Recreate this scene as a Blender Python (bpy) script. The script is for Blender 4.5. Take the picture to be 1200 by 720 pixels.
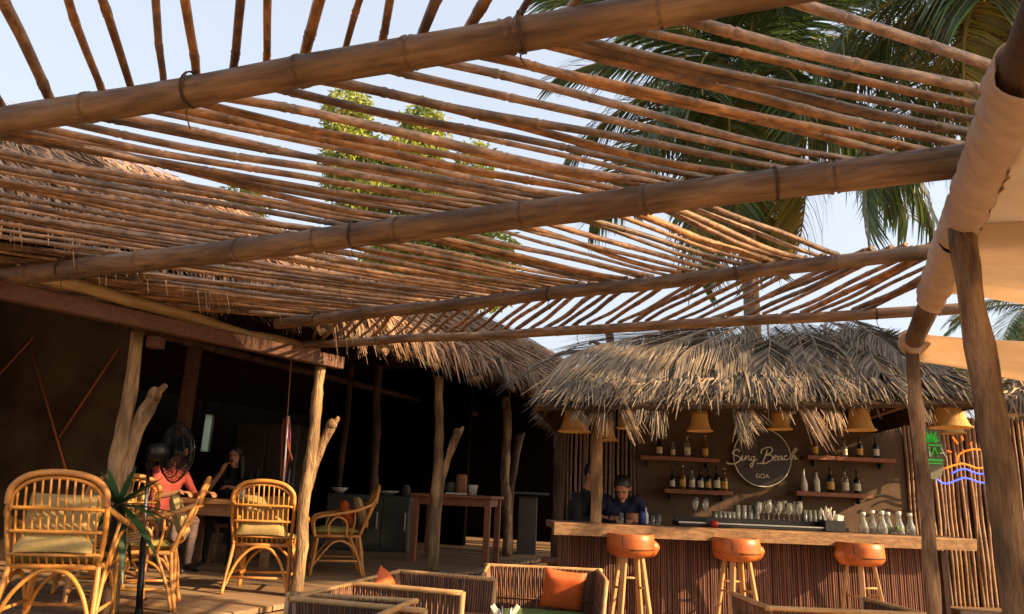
import bpy, bmesh, math, random
from mathutils import Vector, Matrix, noise
R = math.radians
PI = math.pi
rnd = random.Random(11)
for o in list(bpy.data.objects): bpy.data.objects.remove(o)
scene = bpy.context.scene
C = scene.collection

# ------------------------------------------------------------------ camera, sky, sun, exposure
EYE, FPX, PITCH, ROLL = 1.4, 867.0, R(14.0), R(2.5)
fw = Vector((0, math.cos(PITCH), math.sin(PITCH)))
r0 = Vector((1, 0, 0)); u0 = Vector((0, -math.sin(PITCH), math.cos(PITCH)))
ri = r0*math.cos(ROLL) + u0*math.sin(ROLL)
up = u0*math.cos(ROLL) - r0*math.sin(ROLL)
cam = bpy.data.cameras.new('camera'); co = bpy.data.objects.new('camera', cam); C.objects.link(co)
cam.sensor_width = 36; cam.lens = FPX/1200*36; cam.clip_end = 2000; cam.clip_start = .05
co.matrix_world = Matrix(((ri.x, up.x, -fw.x, 0), (ri.y, up.y, -fw.y, 0), (ri.z, up.z, -fw.z, EYE), (0, 0, 0, 1)))
scene.camera = co
SUN_AZ, SUN_EL = R(-20), R(25)          # math angle in the ground plane, elevation
sd = Vector((math.cos(SUN_AZ)*math.cos(SUN_EL), math.sin(SUN_AZ)*math.cos(SUN_EL), math.sin(SUN_EL)))
w = bpy.data.worlds.new('World'); scene.world = w; w.use_nodes = True
nt = w.node_tree; nt.nodes.clear()
sky = nt.nodes.new('ShaderNodeTexSky'); sky.sky_type = 'NISHITA'; sky.sun_disc = False
sky.sun_elevation = SUN_EL; sky.sun_rotation = PI/2 - SUN_AZ
sky.air_density = 1.0; sky.dust_density = 7.0; sky.ozone_density = 1.0
bg = nt.nodes.new('ShaderNodeBackground'); bg.inputs['Strength'].default_value = 0.15
wo = nt.nodes.new('ShaderNodeOutputWorld')
hz = nt.nodes.new('ShaderNodeMix'); hz.data_type = 'RGBA'; hz.inputs[0].default_value = .6      # thin bright haze over the whole sky
hz.inputs[7].default_value = (2.55, 2.65, 2.85, 1)
nt.links.new(sky.outputs[0], hz.inputs[6]); nt.links.new(hz.outputs[2], bg.inputs[0]); nt.links.new(bg.outputs[0], wo.inputs[0])
sl = bpy.data.lights.new('sun', 'SUN'); sl.energy = 5.0; sl.angle = R(.6); sl.color = (1, .68, .36)
so = bpy.data.objects.new('sun', sl); C.objects.link(so); so.rotation_euler = (-sd).to_track_quat('-Z', 'Y').to_euler()
so.location = sd*30
scene.view_settings.view_transform = 'Standard'; scene.view_settings.look = 'None'
scene.view_settings.gamma = 1; scene.view_settings.exposure = 1.35
scene.render.engine = 'CYCLES'
scene.cycles.max_bounces = 6; scene.cycles.transparent_max_bounces = 12

# ------------------------------------------------------------------ pixel helpers (photo pixels, 1200 x 720)
EV = Vector((0, 0, EYE))
def ray(x, y): return fw + ri*((x-600)/FPX) - up*((y-360)/FPX)
def onz(x, y, z):
    d = ray(x, y); return EV + d*((z-EYE)/d.z)
def ony(x, y, Y):
    d = ray(x, y); return EV + d*(Y/d.y)
AX = R(24)
DS = Vector((math.sin(AX), math.cos(AX), 0))        # depth axis of the pergola
DT = Vector((-math.cos(AX), math.sin(AX), 0))       # leftwards across it

# ------------------------------------------------------------------ materials
def new_mat(name):
    m = bpy.data.materials.new(name); m.use_nodes = True
    return m, m.node_tree, m.node_tree.nodes['Principled BSDF']
def mat(name, c1, c2=None, scale=6, rough=.7, bump=.2, stretch=(1, 1, 1), rand=0, island=0, detail=5, metal=0, spec=.4, trans=0, emit=None, es=0, c3=None, bscale=None, bdist=.01, patch=0, pscale=2.5, pstretch=(1, 1, .35)):
    m, t, b = new_mat(name); N, L = t.nodes, t.links
    c2 = c2 or tuple(x*.7 for x in c1)
    tc = N.new('ShaderNodeTexCoord'); mp = N.new('ShaderNodeMapping'); mp.inputs['Scale'].default_value = stretch
    L.new(tc.outputs['Object'], mp.inputs[0])
    oi = N.new('ShaderNodeObjectInfo')
    ad = N.new('ShaderNodeVectorMath'); ad.operation = 'ADD'
    ml = N.new('ShaderNodeMath'); ml.operation = 'MULTIPLY'; ml.inputs[1].default_value = 37
    L.new(oi.outputs['Random'], ml.inputs[0]); L.new(mp.outputs[0], ad.inputs[0]); L.new(ml.outputs[0], ad.inputs[1])
    n = N.new('ShaderNodeTexNoise'); n.inputs['Scale'].default_value = scale; n.inputs['Detail'].default_value = detail; n.inputs['Roughness'].default_value = .62
    L.new(ad.outputs[0], n.inputs['Vector'])
    cr = N.new('ShaderNodeValToRGB'); cr.color_ramp.elements[0].position = .32; cr.color_ramp.elements[1].position = .68
    cr.color_ramp.elements[0].color = (*c2, 1); cr.color_ramp.elements[1].color = (*c1, 1)
    if c3:
        e = cr.color_ramp.elements.new(.5); e.color = (*c3, 1)
    L.new(n.outputs[0], cr.inputs[0])
    out = cr.outputs[0]
    if rand or island:
        hs = N.new('ShaderNodeHueSaturation'); L.new(out, hs.inputs['Color'])
        mr = N.new('ShaderNodeMapRange')
        if island:
            g = N.new('ShaderNodeNewGeometry'); L.new(g.outputs['Random Per Island'], mr.inputs[0]); k = island
        else:
            L.new(oi.outputs['Random'], mr.inputs[0]); k = rand
        mr.inputs[3].default_value = 1-k; mr.inputs[4].default_value = 1+k
        L.new(mr.outputs[0], hs.inputs['Value'])
        m2 = N.new('ShaderNodeMapRange'); 
        m3 = N.new('ShaderNodeMath'); m3.operation = 'FRACT'; m4 = N.new('ShaderNodeMath'); m4.operation = 'MULTIPLY'; m4.inputs[1].default_value = 7.3
        L.new(mr.inputs[0].links[0].from_socket, m4.inputs[0]); L.new(m4.outputs[0], m3.inputs[0]); L.new(m3.outputs[0], m2.inputs[0])
        m2.inputs[3].default_value = 1-k*.5; m2.inputs[4].default_value = 1+k*.3
        L.new(m2.outputs[0], hs.inputs['Saturation'])
        out = hs.outputs[0]
    if patch:
        pm_ = N.new('ShaderNodeMapping'); pm_.inputs['Scale'].default_value = pstretch; L.new(tc.outputs['Object'], pm_.inputs[0])
        pn = N.new('ShaderNodeTexNoise'); pn.inputs['Scale'].default_value = pscale; pn.inputs['Detail'].default_value = 3; L.new(pm_.outputs[0], pn.inputs['Vector'])
        pr_ = N.new('ShaderNodeMapRange'); pr_.inputs[1].default_value = .38; pr_.inputs[2].default_value = .62; pr_.inputs[3].default_value = 1-patch; pr_.inputs[4].default_value = 1+patch*.4
        L.new(pn.outputs[0], pr_.inputs[0]); vm = N.new('ShaderNodeVectorMath'); vm.operation = 'SCALE'; L.new(out, vm.inputs[0]); L.new(pr_.outputs[0], vm.inputs['Scale']); out = vm.outputs[0]
    L.new(out, b.inputs['Base Color'])
    b.inputs['Roughness'].default_value = rough; b.inputs['Metallic'].default_value = metal
    b.inputs['Specular IOR Level'].default_value = spec
    if bump:
        bn = n
        if bscale:
            bn = N.new('ShaderNodeTexNoise'); bn.inputs['Scale'].default_value = bscale; bn.inputs['Detail'].default_value = 4
            L.new(ad.outputs[0], bn.inputs['Vector'])
        bp = N.new('ShaderNodeBump'); bp.inputs['Strength'].default_value = bump; bp.inputs['Distance'].default_value = bdist
        L.new(bn.outputs[0], bp.inputs['Height']); L.new(bp.outputs[0], b.inputs['Normal'])
    if emit:
        b.inputs['Emission Color'].default_value = (*emit, 1); b.inputs['Emission Strength'].default_value = es
    if trans:
        tr = N.new('ShaderNodeBsdfTranslucent'); L.new(out, tr.inputs[0])
        mx = N.new('ShaderNodeMixShader'); mx.inputs[0].default_value = trans
        o_ = N['Material Output']; L.new(b.outputs[0], mx.inputs[1]); L.new(tr.outputs[0], mx.inputs[2]); L.new(mx.outputs[0], o_.inputs[0])
    return m
def glass(name, col=(.95, 1, .97), rough=.04, body=.07):
    m, t, b = new_mat(name)
    b.inputs['Base Color'].default_value = (*col, 1); b.inputs['Roughness'].default_value = rough
    b.inputs['Transmission Weight'].default_value = 1-body; b.inputs['IOR'].default_value = 1.45
    return m
M = {}
M['sand'] = mat('sand', (.42, .29, .17), (.30, .20, .11), 3, .95, .5, bscale=40)
M['bamboo'] = mat('bamboo', (.33, .175, .08), (.12, .058, .029), 5, .5, .5, (9, 14, 14), rand=.45, patch=.5, pscale=4, pstretch=(3, 1.5, 1.5))
M['bamboo_beam'] = mat('bamboo_beam', (.235, .145, .078), (.075, .042, .024), 4, .55, .45, (7, 10, 10), rand=.15, c3=(.165, .096, .05), patch=.4, pscale=3, pstretch=(4, 2, 2), bdist=.008)
M['bamboo_pale'] = mat('bamboo_pale', (.52, .36, .17), (.30, .19, .08), 4, .5, .2, (2, 12, 12), rand=.15)
M['timber_red'] = mat('timber_red', (.15, .062, .032), (.085, .034, .018), 4, .6, .3, (1, 8, 8))
M['trunk'] = mat('trunk_wood', (.40, .255, .13), (.15, .085, .045), 8, .85, 1.0, (3, 3, .5), rand=.12, bscale=30, c3=(.29, .175, .088), bdist=.035, patch=.6, pscale=8)
M['post_pale'] = mat('post_pale', (.44, .285, .135), (.19, .11, .055), 8, .8, .9, (3, 3, .5), rand=.1, bscale=30, patch=.5, pscale=8, bdist=.03, c3=(.35, .22, .105))
M['trunk_dark'] = mat('trunk_dark', (.13, .07, .04), (.045, .024, .016), 5, .8, .9, (3, 3, .5), rand=.12, bscale=22, bdist=.02, patch=.5, pscale=6)
M['thatch'] = mat('thatch', (.37, .26, .16), (.23, .155, .095), 5, .85, .0, island=.45)
M['thatch_red'] = mat('thatch_red', (.34, .205, .118), (.20, .112, .064), 5, .85, .0, island=.4)
M['thatch_grey'] = mat('thatch_grey', (.235, .18, .125), (.13, .096, .064), 4, .85, .0, island=.45, rand=0)
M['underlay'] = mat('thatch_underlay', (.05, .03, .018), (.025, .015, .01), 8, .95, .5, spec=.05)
M['plaster'] = mat('brown_plaster', (.115, .073, .043), (.075, .047, .028), 3, .9, .35, bscale=30)
M['mud'] = mat('mud_wall', (.13, .082, .044), (.085, .053, .029), 2, .9, .5, bscale=25, patch=.35, pscale=1.6, pstretch=(1, 1, 1), spec=.15)
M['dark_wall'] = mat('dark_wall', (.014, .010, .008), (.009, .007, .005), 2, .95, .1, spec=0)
M['plank'] = mat('deck_plank', (.33, .21, .115), (.19, .115, .06), 3, .7, .35, (1, 14, 14), rand=.22)
M['counter'] = mat('counter_wood', (.30, .17, .085), (.15, .078, .038), 3, .5, .4, (1, 10, 10), c3=(.23, .128, .062), patch=.35, pscale=3, pstretch=(1, 1, 1))
M['counter_edge'] = mat('counter_edge', (.36, .22, .11), (.16, .085, .045), 9, .8, .8, (1, 3, 3))
M['shelf'] = mat('shelf_wood', (.30, .115, .05), (.18, .065, .03), 4, .55, .25, (1, 8, 8))
M['reed'] = mat('reed', (.17, .07, .043), (.085, .034, .022), 6, .6, .2, (8, 8, 1), island=.35)
M['cane'] = mat('cane', (.33, .185, .085), (.17, .09, .042), 5, .55, .25, (12, 12, 1.5), rand=.3)
M['cane_dark'] = mat('cane_grey', (.26, .17, .12), (.13, .085, .06), 5, .6, .25, (12, 12, 1.5), rand=.35)
M['rattan'] = mat('rattan', (.60, .27, .062), (.43, .18, .04), 9, .38, .1, rand=.12)
M['weave'] = mat('wicker_weave', (.27, .125, .06), (.13, .058, .033), 9, .5, .1, island=.4)
M['weave_back'] = mat('wicker_back', (.085, .036, .024), (.05, .022, .015), 12, .7, .2)
M['weave_pale'] = mat('wicker_rim', (.56, .34, .15), (.36, .2, .08), 9, .5, .2)
M['cush_olive'] = mat('cushion_olive', (.36, .30, .085), (.29, .235, .065), 40, .95, .25)
M['cush_beige'] = mat('cushion_beige', (.42, .31, .13), (.35, .25, .10), 40, .95, .25)
M['cush_green'] = mat('cushion_green', (.105, .17, .045), (.08, .13, .035), 40, .95, .25)
M['cush_orange'] = mat('cushion_orange', (.62, .13, .03), (.48, .09, .02), 6, .6, .3, (1, 1, 5))
M['stool_orange'] = mat('stool_orange', (.50, .145, .032), (.36, .09, .02), 7, .42, .15, patch=.25, pscale=9, pstretch=(1, 1, 1))
M['stool_leg'] = mat('stool_leg', (.52, .30, .125), (.36, .19, .075), 4, .55, .2, (9, 9, 1), rand=.1)
M['slit'] = mat('dark_slit', (.03, .012, .006), None, 5, .8, 0)
M['shade'] = mat('woven_shade', (.72, .48, .19), (.58, .36, .125), 60, .8, .5, trans=.3)
M['cloth'] = mat('canopy_cloth', (.80, .66, .50), (.73, .58, .42), 3, .9, .25, trans=.55, bscale=14, patch=.14, pscale=1.5, pstretch=(1, 1, 1))
M['cloth_tie'] = mat('cloth_tie', (.64, .50, .41), (.52, .39, .31), 8, .95, .3, trans=.35)
M['black'] = mat('black_plastic', (.015, .015, .017), (.01, .01, .011), 5, .35, 0)
M['black_metal'] = mat('black_metal', (.02, .02, .022), (.012, .012, .014), 5, .3, 0, metal=.4)
M['steel'] = mat('steel', (.55, .54, .5), (.42, .41, .38), 20, .3, 0, metal=1)
M['white'] = mat('white_ceramic', (.72, .70, .64), (.62, .6, .54), 5, .4, 0)
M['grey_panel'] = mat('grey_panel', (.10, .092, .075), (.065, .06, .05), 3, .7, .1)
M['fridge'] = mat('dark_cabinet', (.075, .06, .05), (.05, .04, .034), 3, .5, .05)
M['table_red'] = mat('table_wood', (.36, .13, .05), (.21, .07, .03), 4, .5, .2, (2, 2, 8))
M['table_brown'] = mat('dining_wood', (.36, .19, .085), (.22, .11, .05), 4, .55, .2, (2, 2, 8))
M['leaf_dark'] = mat('yucca_leaf', (.03, .075, .022), (.018, .045, .015), 5, .4, .05)
M['palm'] = mat('palm_leaf', (.085, .135, .038), (.042, .085, .03), 3, .42, 0, island=.5, trans=.28)
M['palm_yellow'] = mat('palm_leaf_yellow', (.32, .26, .06), (.16, .16, .04), 2, .5, 0, island=.4, trans=.25)
M['rachis'] = mat('palm_rachis', (.34, .30, .08), (.24, .2, .06), 4, .5, .1)
M['foliage'] = mat('tree_leaf', (.36, .38, .055), (.15, .21, .035), 1.2, .55, 0, island=.45, trans=.42)
M['foliage_y'] = mat('tree_leaf_yellow', (.30, .29, .045), (.16, .2, .03), 1.2, .55, 0, island=.4, trans=.35)
M['bark'] = mat('bark', (.28, .20, .14), (.15, .10, .07), 6, .9, .6, (1, 1, 5))
M['dead'] = mat('dead_wood', (.14, .095, .075), (.07, .045, .04), 8, .9, .5)
M['coconut'] = mat('coconut', (.45, .22, .04), (.25, .16, .03), 6, .6, .1)
M['glass'] = glass('clear_glass')
M['glass_green'] = glass('green_glass', (.25, .45, .2))
M['glass_brown'] = glass('brown_glass', (.25, .11, .03))
M['label'] = mat('bottle_label', (.66, .62, .5), (.55, .5, .38), 20, .7, 0)
M['label_gold'] = mat('bottle_label_gold', (.6, .38, .1), (.5, .3, .07), 20, .6, 0)
M['white_bottle'] = mat('white_bottle', (.7, .67, .58), (.62, .58, .5), 5, .35, 0)
M['dark_bottle'] = mat('dark_bottle', (.018, .02, .016), (.01, .012, .01), 5, .12, 0)
M['amber_bottle'] = mat('amber_bottle', (.20, .08, .02), (.12, .05, .012), 5, .12, 0)
M['lime'] = mat('lime', (.22, .42, .04), (.16, .33, .03), 10, .6, 0)
M['sign_metal'] = mat('sign_metal', (.70, .67, .61), (.6, .57, .5), 10, .4, 0, metal=.2)
M['sign_black'] = mat('sign_black', (.03, .021, .015), (.022, .016, .011), 5, .4, 0)
M['neon_orange'] = mat('neon_orange', (.9, .25, .03), None, 5, .4, 0, emit=(1, .16, .01), es=.5)
M['neon_blue'] = mat('neon_blue', (.06, .1, .8), None, 5, .4, 0, emit=(.07, .13, 1), es=.6)
M['sign_green'] = mat('sign_green', (.05, .5, .06), (.03, .4, .04), 20, .5, 0, emit=(.03, .5, .03), es=.08)
M['sign_board'] = mat('sign_board', (.15, .15, .095), (.11, .11, .07), 8, .7, .1)
M['skin'] = mat('skin', (.40, .20, .12), (.34, .165, .095), 8, .55, .05)
M['lips'] = mat('lips', (.28, .08, .06), None, 8, .5, 0)
M['hair'] = mat('hair', (.012, .009, .007), (.007, .005, .004), 30, .5, .3, (1, 1, .2))
M['cl_black'] = mat('cloth_black', (.014, .013, .014), (.009, .009, .01), 30, .9, .2)
M['cl_navy'] = mat('cloth_navy', (.014, .016, .05), (.009, .011, .034), 30, .9, .2)
M['cl_pink'] = mat('cloth_pink', (.38, .07, .055), (.29, .05, .042), 30, .9, .2)
M['cl_grey'] = mat('cloth_grey', (.30, .22, .2), (.12, .08, .08), 14, .9, .2, (1, 1, 12))
M['eye'] = mat('eye', (.03, .02, .015), None, 5, .2, 0)
M['pane'] = mat('pane_glow', (.70, .78, .66), (.6, .68, .56), 4, .6, 0, trans=.6)
M['red'] = mat('red_plastic', (.45, .03, .02), None, 5, .4, 0)
M['blue'] = mat('blue_plastic', (.03, .05, .3), None, 5, .4, 0)
M['rope'] = mat('rope', (.36, .22, .10), (.25, .15, .07), 30, .9, .3)
M['rope_dark'] = mat('rope_dark', (.09, .055, .035), (.05, .03, .02), 30, .9, .3)
M['rope_red'] = mat('red_cord', (.42, .14, .06), (.34, .1, .05), 30, .9, .3)

# ------------------------------------------------------------------ mesh helpers
class MB:
    def __init__(s): s.v = []; s.f = []; s.m = []; s.sm = []
    def add(s, vs, fs, mi=0, smooth=False):
        o = len(s.v); s.v += [tuple(v) for v in vs]
        for f in fs: s.f.append([i+o for i in f]); s.m.append(mi); s.sm.append(smooth)
    def box(s, c, d, rot=None, mi=0, bev=0):
        x, y, z = d[0]/2, d[1]/2, d[2]/2
        if bev:
            b = bev; vs = []; 
            for sz in (-1, 1):
                for (px, py) in ((-x+b, -y), (x-b, -y), (x, -y+b), (x, y-b), (x-b, y), (-x+b, y), (-x, y-b), (-x, -y+b)): vs.append((px, py, sz*(z-b)))
            for sz in (-1, 1):
                for (px, py) in ((-x+b, -y+b), (x-b, -y+b), (x-b, y-b), (-x+b, y-b)): vs.append((px, py, sz*z))
            fs = [[i, (i+1) % 8, 8+(i+1) % 8, 8+i] for i in range(8)]
            fs += [[19-0 if False else 16+3, 16+2, 16+1, 16]] ; fs += [[20, 21, 22, 23]]
            for base, t0, flip in ((0, 16, 1), (8, 20, 0)):
                mp = {0: 0, 1: 1, 2: 1, 3: 2, 4: 2, 5: 3, 6: 3, 7: 0}
                for i in range(8):
                    j = (i+1) % 8
                    a, b2 = base+i, base+j; ta, tb = t0+mp[i], t0+mp[j]
                    q = [a, b2, tb] if ta == tb else [a, b2, tb, ta]
                    fs.append(q[::-1] if flip else q)
            fs[8] = [19, 18, 17, 16]
        else:
            vs = [(a*x, b*y, e*z) for a in (-1, 1) for b in (-1, 1) for e in (-1, 1)]
            fs = [[0, 1, 3, 2], [4, 6, 7, 5], [0, 4, 5, 1], [2, 3, 7, 6], [0, 2, 6, 4], [1, 5, 7, 3]]
        c = Vector(c)
        vs = [((rot @ Vector(v)) if rot else Vector(v)) + c for v in vs]
        s.add(vs, fs, mi)
        return s
    def tube(s, pts, r, n=8, caps=True, mi=0, closed=False):
        pts = [Vector(p) for p in pts]; k = len(pts)
        rs = r if isinstance(r, (list, tuple)) else [r]*k
        T = []
        for i in range(k):
            a = pts[i-1] if (i > 0 or closed) else pts[i]
            b = pts[(i+1) % k] if (i < k-1 or closed) else pts[i]
            d = (b-a); T.append(d.normalized() if d.length > 1e-9 else Vector((0, 0, 1)))
        ref = Vector((0, 0, 1)) if abs(T[0].z) < .9 else Vector((1, 0, 0))
        nrm = T[0].cross(ref).normalized(); vs = []
        for i in range(k):
            nrm = (nrm - T[i]*nrm.dot(T[i])).normalized(); bn = T[i].cross(nrm)
            for j in range(n):
                a = 2*PI*j/n; vs.append(pts[i] + (nrm*math.cos(a)+bn*math.sin(a))*rs[i])
        fs = []
        for i in range(k if closed else k-1):
            i2 = (i+1) % k
            for j in range(n):
                fs.append([i*n+j, i*n+(j+1) % n, i2*n+(j+1) % n, i2*n+j])
        s.add(vs, fs, mi, True)
        if caps and not closed:
            o = len(s.v)-len(vs)
            s.f.append([o+j for j in range(n)][::-1]); s.m.append(mi); s.sm.append(False)
            s.f.append([o+(k-1)*n+j for j in range(n)]); s.m.append(mi); s.sm.append(False)
        return s
    def lathe(s, prof, n=16, c=(0, 0, 0), mi=0, capb=True, capt=True):
        vs = []; c = Vector(c)
        for r, z in prof:
            for j in range(n): vs.append(c+Vector((r*math.cos(2*PI*j/n), r*math.sin(2*PI*j/n), z)))
        fs = [[i*n+j, i*n+(j+1) % n, (i+1)*n+(j+1) % n, (i+1)*n+j] for i in range(len(prof)-1) for j in range(n)]
        s.add(vs, fs, mi, True); o = len(s.v)-len(vs)
        if capb: s.f.append([o+j for j in range(n)][::-1]); s.m.append(mi); s.sm.append(False)
        if capt: s.f.append([o+(len(prof)-1)*n+j for j in range(n)]); s.m.append(mi); s.sm.append(False)
        return s
    def mesh(s, name, mats):
        me = bpy.data.meshes.new(name); me.from_pydata(s.v, [], s.f)
        for m in (mats if isinstance(mats, (list, tuple)) else [mats]): me.materials.append(M[m] if isinstance(m, str) else m)
        me.polygons.foreach_set('material_index', s.m); me.polygons.foreach_set('use_smooth', s.sm)
        me.update(); return me
    def build(s, name, mats, parent=None, loc=None, kind=None):
        return obj(name, s.mesh(name, mats), parent, loc, kind)
def obj(name, me, parent=None, loc=None, kind=None):
    o = bpy.data.objects.new(name, me); C.objects.link(o)
    if parent: o.parent = parent
    if loc is not None: o.location = loc
    if kind: o['kind'] = kind
    return o
def tag(o, label, cat, group=None):
    o['label'] = label; o['category'] = cat
    if group: o['group'] = group
    return o
def thing(name, label, cat, loc=(0, 0, 0), rz=0, group=None):
    o = obj(name, None, None, loc); o.rotation_euler = (0, 0, rz); o.empty_display_size = .1
    return tag(o, label, cat, group)
def copy_tree(o, parent=None):
    c = o.copy(); C.objects.link(c); c.parent = parent
    for ch in list(o.children): copy_tree(ch, c)
    return c
def smoothcurve(P, n=6):
    P = [Vector(p) for p in P]; out = []
    for i in range(len(P)-1):
        p0 = P[max(i-1, 0)]; p1 = P[i]; p2 = P[i+1]; p3 = P[min(i+2, len(P)-1)]
        for k in range(n):
            t = k/n
            out.append(.5*((2*p1)+(p2-p0)*t+(2*p0-5*p1+4*p2-p3)*t*t+(3*p1-p0-3*p2+p3)*t**3))
    out.append(P[-1]); return out
def align(o, a, b):     # local X along a->b, length 1 stretched
    a, b = Vector(a), Vector(b); d = b-a; L = d.length
    q = d.to_track_quat('X', 'Z')
    o.location = a; o.rotation_mode = 'QUATERNION'; o.rotation_quaternion = q; o.scale = (L, 1, 1)
def pole_pts(a, b, seg, wob, seed=0):
    a, b = Vector(a), Vector(b); out = []
    for i in range(seg+1):
        t = i/seg; p = a.lerp(b, t)
        e = math.sin(PI*t)**.5 if 0 < t < 1 else 0
        p += Vector((noise.noise((seed*3.1, t*3, 1)), noise.noise((seed*3.1, t*3, 9)), 0))*wob*e
        out.append(p)
    return out

# ------------------------------------------------------------------ ground and deck
g = MB(); n = 60
def gz(x, y): return .02*noise.noise((x*.6, y*.6, 0)) - .02 if abs(x) < 30 and abs(y) < 30 else -.02
xs = [-400, -120, -40] + [-20+i*1.0 for i in range(41)] + [40, 120, 400]
ys = [-400, -120, -30] + [-10+i*1.0 for i in range(41)] + [60, 140, 600]
vs = [(x, y, gz(x, y)) for y in ys for x in xs]; W = len(xs)
g.add(vs, [[j*W+i, j*W+i+1, (j+1)*W+i+1, (j+1)*W+i] for j in range(len(ys)-1) for i in range(W-1)], 0, True)
o = g.build('ground', 'sand'); o['kind'] = 'structure'; o['label'] = 'pale brown sand'

DZ = .45                                        # deck height
D0 = Vector((-1.60, 6.75, 0))                   # a point on the deck's edge
def dk(s, t, z=DZ): return Vector((D0.x, D0.y, 0)) + DS*s + DT*t + Vector((0, 0, z))
rotS = Matrix.Rotation(PI/2-AX, 3, 'Z')         # local x along the depth axis
rotT = Matrix.Rotation(PI-AX, 3, 'Z')           # local x along DT
deck = MB(); deck.box(dk(3.0, 3.5, .20), (12.9, 6.9, .38), rotS)
deck = deck.build('deck', 'dark_wall'); deck['kind'] = 'structure'; deck['label'] = 'raised timber deck under the long thatched hut'
pm = [MB().box((.5, 0, 0), (1, .136, .045), bev=.004).mesh('plank', 'plank') for _ in range(1)]
nS = 92
for i in range(nS):
    s = -3.4 + i*.14
    o = obj('plank', pm[0], deck); dz = rnd.uniform(-.002, .003)
    a = dk(s, -.03+rnd.uniform(-.012, .012), DZ-.0235+dz); b = dk(s+rnd.uniform(-.004, .004), 7.0, DZ-.0235+dz)
    align(o, a, b)
fb = MB().box(dk(3.0, -.012-.0, DZ-.16), (12.9, .03, .2), rotS).build('fascia_board', 'plank', deck)
# wooden step against the deck edge
st = thing('wooden_step', 'low wooden box step against the edge of the timber deck', 'step', dk(2.9, -.34, 0), PI/2-AX)
MB().box((0, 0, .13), (1.15, .5, .24)).build('riser', 'table_brown', st)
for i in range(4): MB().box((0, -.2+i*.132, .27), (1.22, .125, .035), bev=.004).build('tread', 'plank', st)

# ------------------------------------------------------------------ bamboo meshes (unit length along X)
def bamboo_mesh(r, seed, L, mats, n=8, node=.3, wob=.012, bulge=1.12):
    b = MB(); rr = random.Random(seed); pts = []; rs = []
    x = rr.uniform(.02, node)
    marks = [0]
    xs_ = []
    while x < L-.03:
        xs_.append(x); x += node*rr.uniform(.75, 1.25)
    ring = [(0, 1)]
    for x in xs_:
        ring += [(x-.02, .995), (x-.007, bulge), (x-.001, bulge), (x+.003, .93), (x+.009, .93), (x+.014, bulge*.985), (x+.026, 1.0), (x+node*.45, .985)]
    ring = [q for q in ring if 0 <= q[0] < L-.012] + [(L, 1)]
    ring.sort()
    tap = rr.uniform(.82, 1.0)
    for x, k in ring:
        t = x/L; e = min(1, 6*t, 6*(1-t))
        pts.append((t, noise.noise((seed*7.7, x*1.4, 0))*wob*e*2, noise.noise((seed*7.7, x*1.4, 5))*wob*e*2 - .006*math.sin(PI*t)))
        rs.append(r*k*(1-(1-tap)*t))
    # the profile is built in real length then squeezed to unit X
    P = [(p[0]*L, p[1], p[2]) for p in pts]
    b.tube(P, rs, n)
    b.v = [(v[0]/L, v[1], v[2]) for v in b.v]
    return b.mesh('bamboo', mats)

# ------------------------------------------------------------------ pergola
perg = thing('bamboo_pergola', 'open bamboo pergola roof of thick poles with herringbone rows of thin slats', 'pergola', (0, 0, 0))
HB, HS = 2.60, 2.685
def line_px(a, b, z): return onz(*a, z), onz(*b, z)
def extend(a, b, ea, eb):
    d = (b-a).normalized(); return a-d*ea, b+d*eb
B = {}
B[1] = extend(*line_px((0, 148), (860, 0), HB), 2.3, .75)
B[2] = extend(*line_px((0, 325), (1125, 190), HB), .25, .08)
B[3] = extend(*line_px((335, 381), (1085, 300), HB), .1, .05)
B[4] = extend(*line_px((362, 407), (1072, 370), HB), .05, .25)
B[0] = (B[1][0]-DS*1.3, B[1][1]-DS*1.3)
BR = {0: .055, 1: .053, 2: .062, 3: .045, 4: .037}
for i in range(5):
    a, b = B[i]; L = (b-a).length
    me = bamboo_mesh(BR[i], 20+i, L, 'bamboo_beam', 18, .42 if i != 2 else .6, .007, 1.09)
    o = obj('beam', me, perg); zoff = Vector((0, 0, HS-.02-BR[i]-HB)); align(o, a+zoff, b+zoff)
    o['label'] = 'thick bamboo cross pole'
slat_me = [bamboo_mesh(.0145*k, 50+i, 1.6, 'bamboo', 8, .34, .012, 1.13) for i, k in enumerate((1, .9, 1.1, .8, 1.2, 1.0, .95, 1.15))]
def isect(p, az, a, b):
    d = Vector((math.sin(az), math.cos(az))); e = (b-a).to_2d(); q = (a.to_2d()-p)
    den = d.x*e.y-d.y*e.x
    return p + d*((q.x*e.y-q.y*e.x)/den)
def slats(i, j, azf, spacing, t0, t1, ext=.15, jit=.25, azj=1.6, skip=0):
    a, b = B[j]; u = (b-a).to_2d(); Lb = u.length; u.normalize(); t = t0
    while t < t1:
        p = a.to_2d()+u*t
        x = p.x; az = R(azf(x)+rnd.gauss(0, azj))
        q = isect(p, az, *B[i])
        d = (p-q).normalized()
        s_ = q-d*ext*0+d*.085; e_ = p+d*ext*rnd.uniform(.75, 1.2)
        o = obj('slat', rnd.choice(slat_me), perg)
        z = HS+rnd.uniform(-.002, .008)
        A, E = Vector((s_.x, s_.y, z)), Vector((e_.x, e_.y, z+rnd.uniform(-.004, .004)))
        if rnd.random() < .5: A, E = E, A
        align(o, A, E)
        k = rnd.uniform(.85, 1.18); o.scale.y = k; o.scale.z = k
        ang = abs(math.sin(az-math.atan2(u.x, u.y)))
        t += (spacing(x) if callable(spacing) else spacing)/ang*(1+rnd.uniform(-jit, jit))
def lerpf(pts):
    def f(x):
        if x <= pts[0][0]: return pts[0][1]
        for (x0, y0), (x1, y1) in zip(pts, pts[1:]):
            if x <= x1: return y0+(y1-y0)*(x-x0)/(x1-x0)
        return pts[-1][1]
    return f
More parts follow.
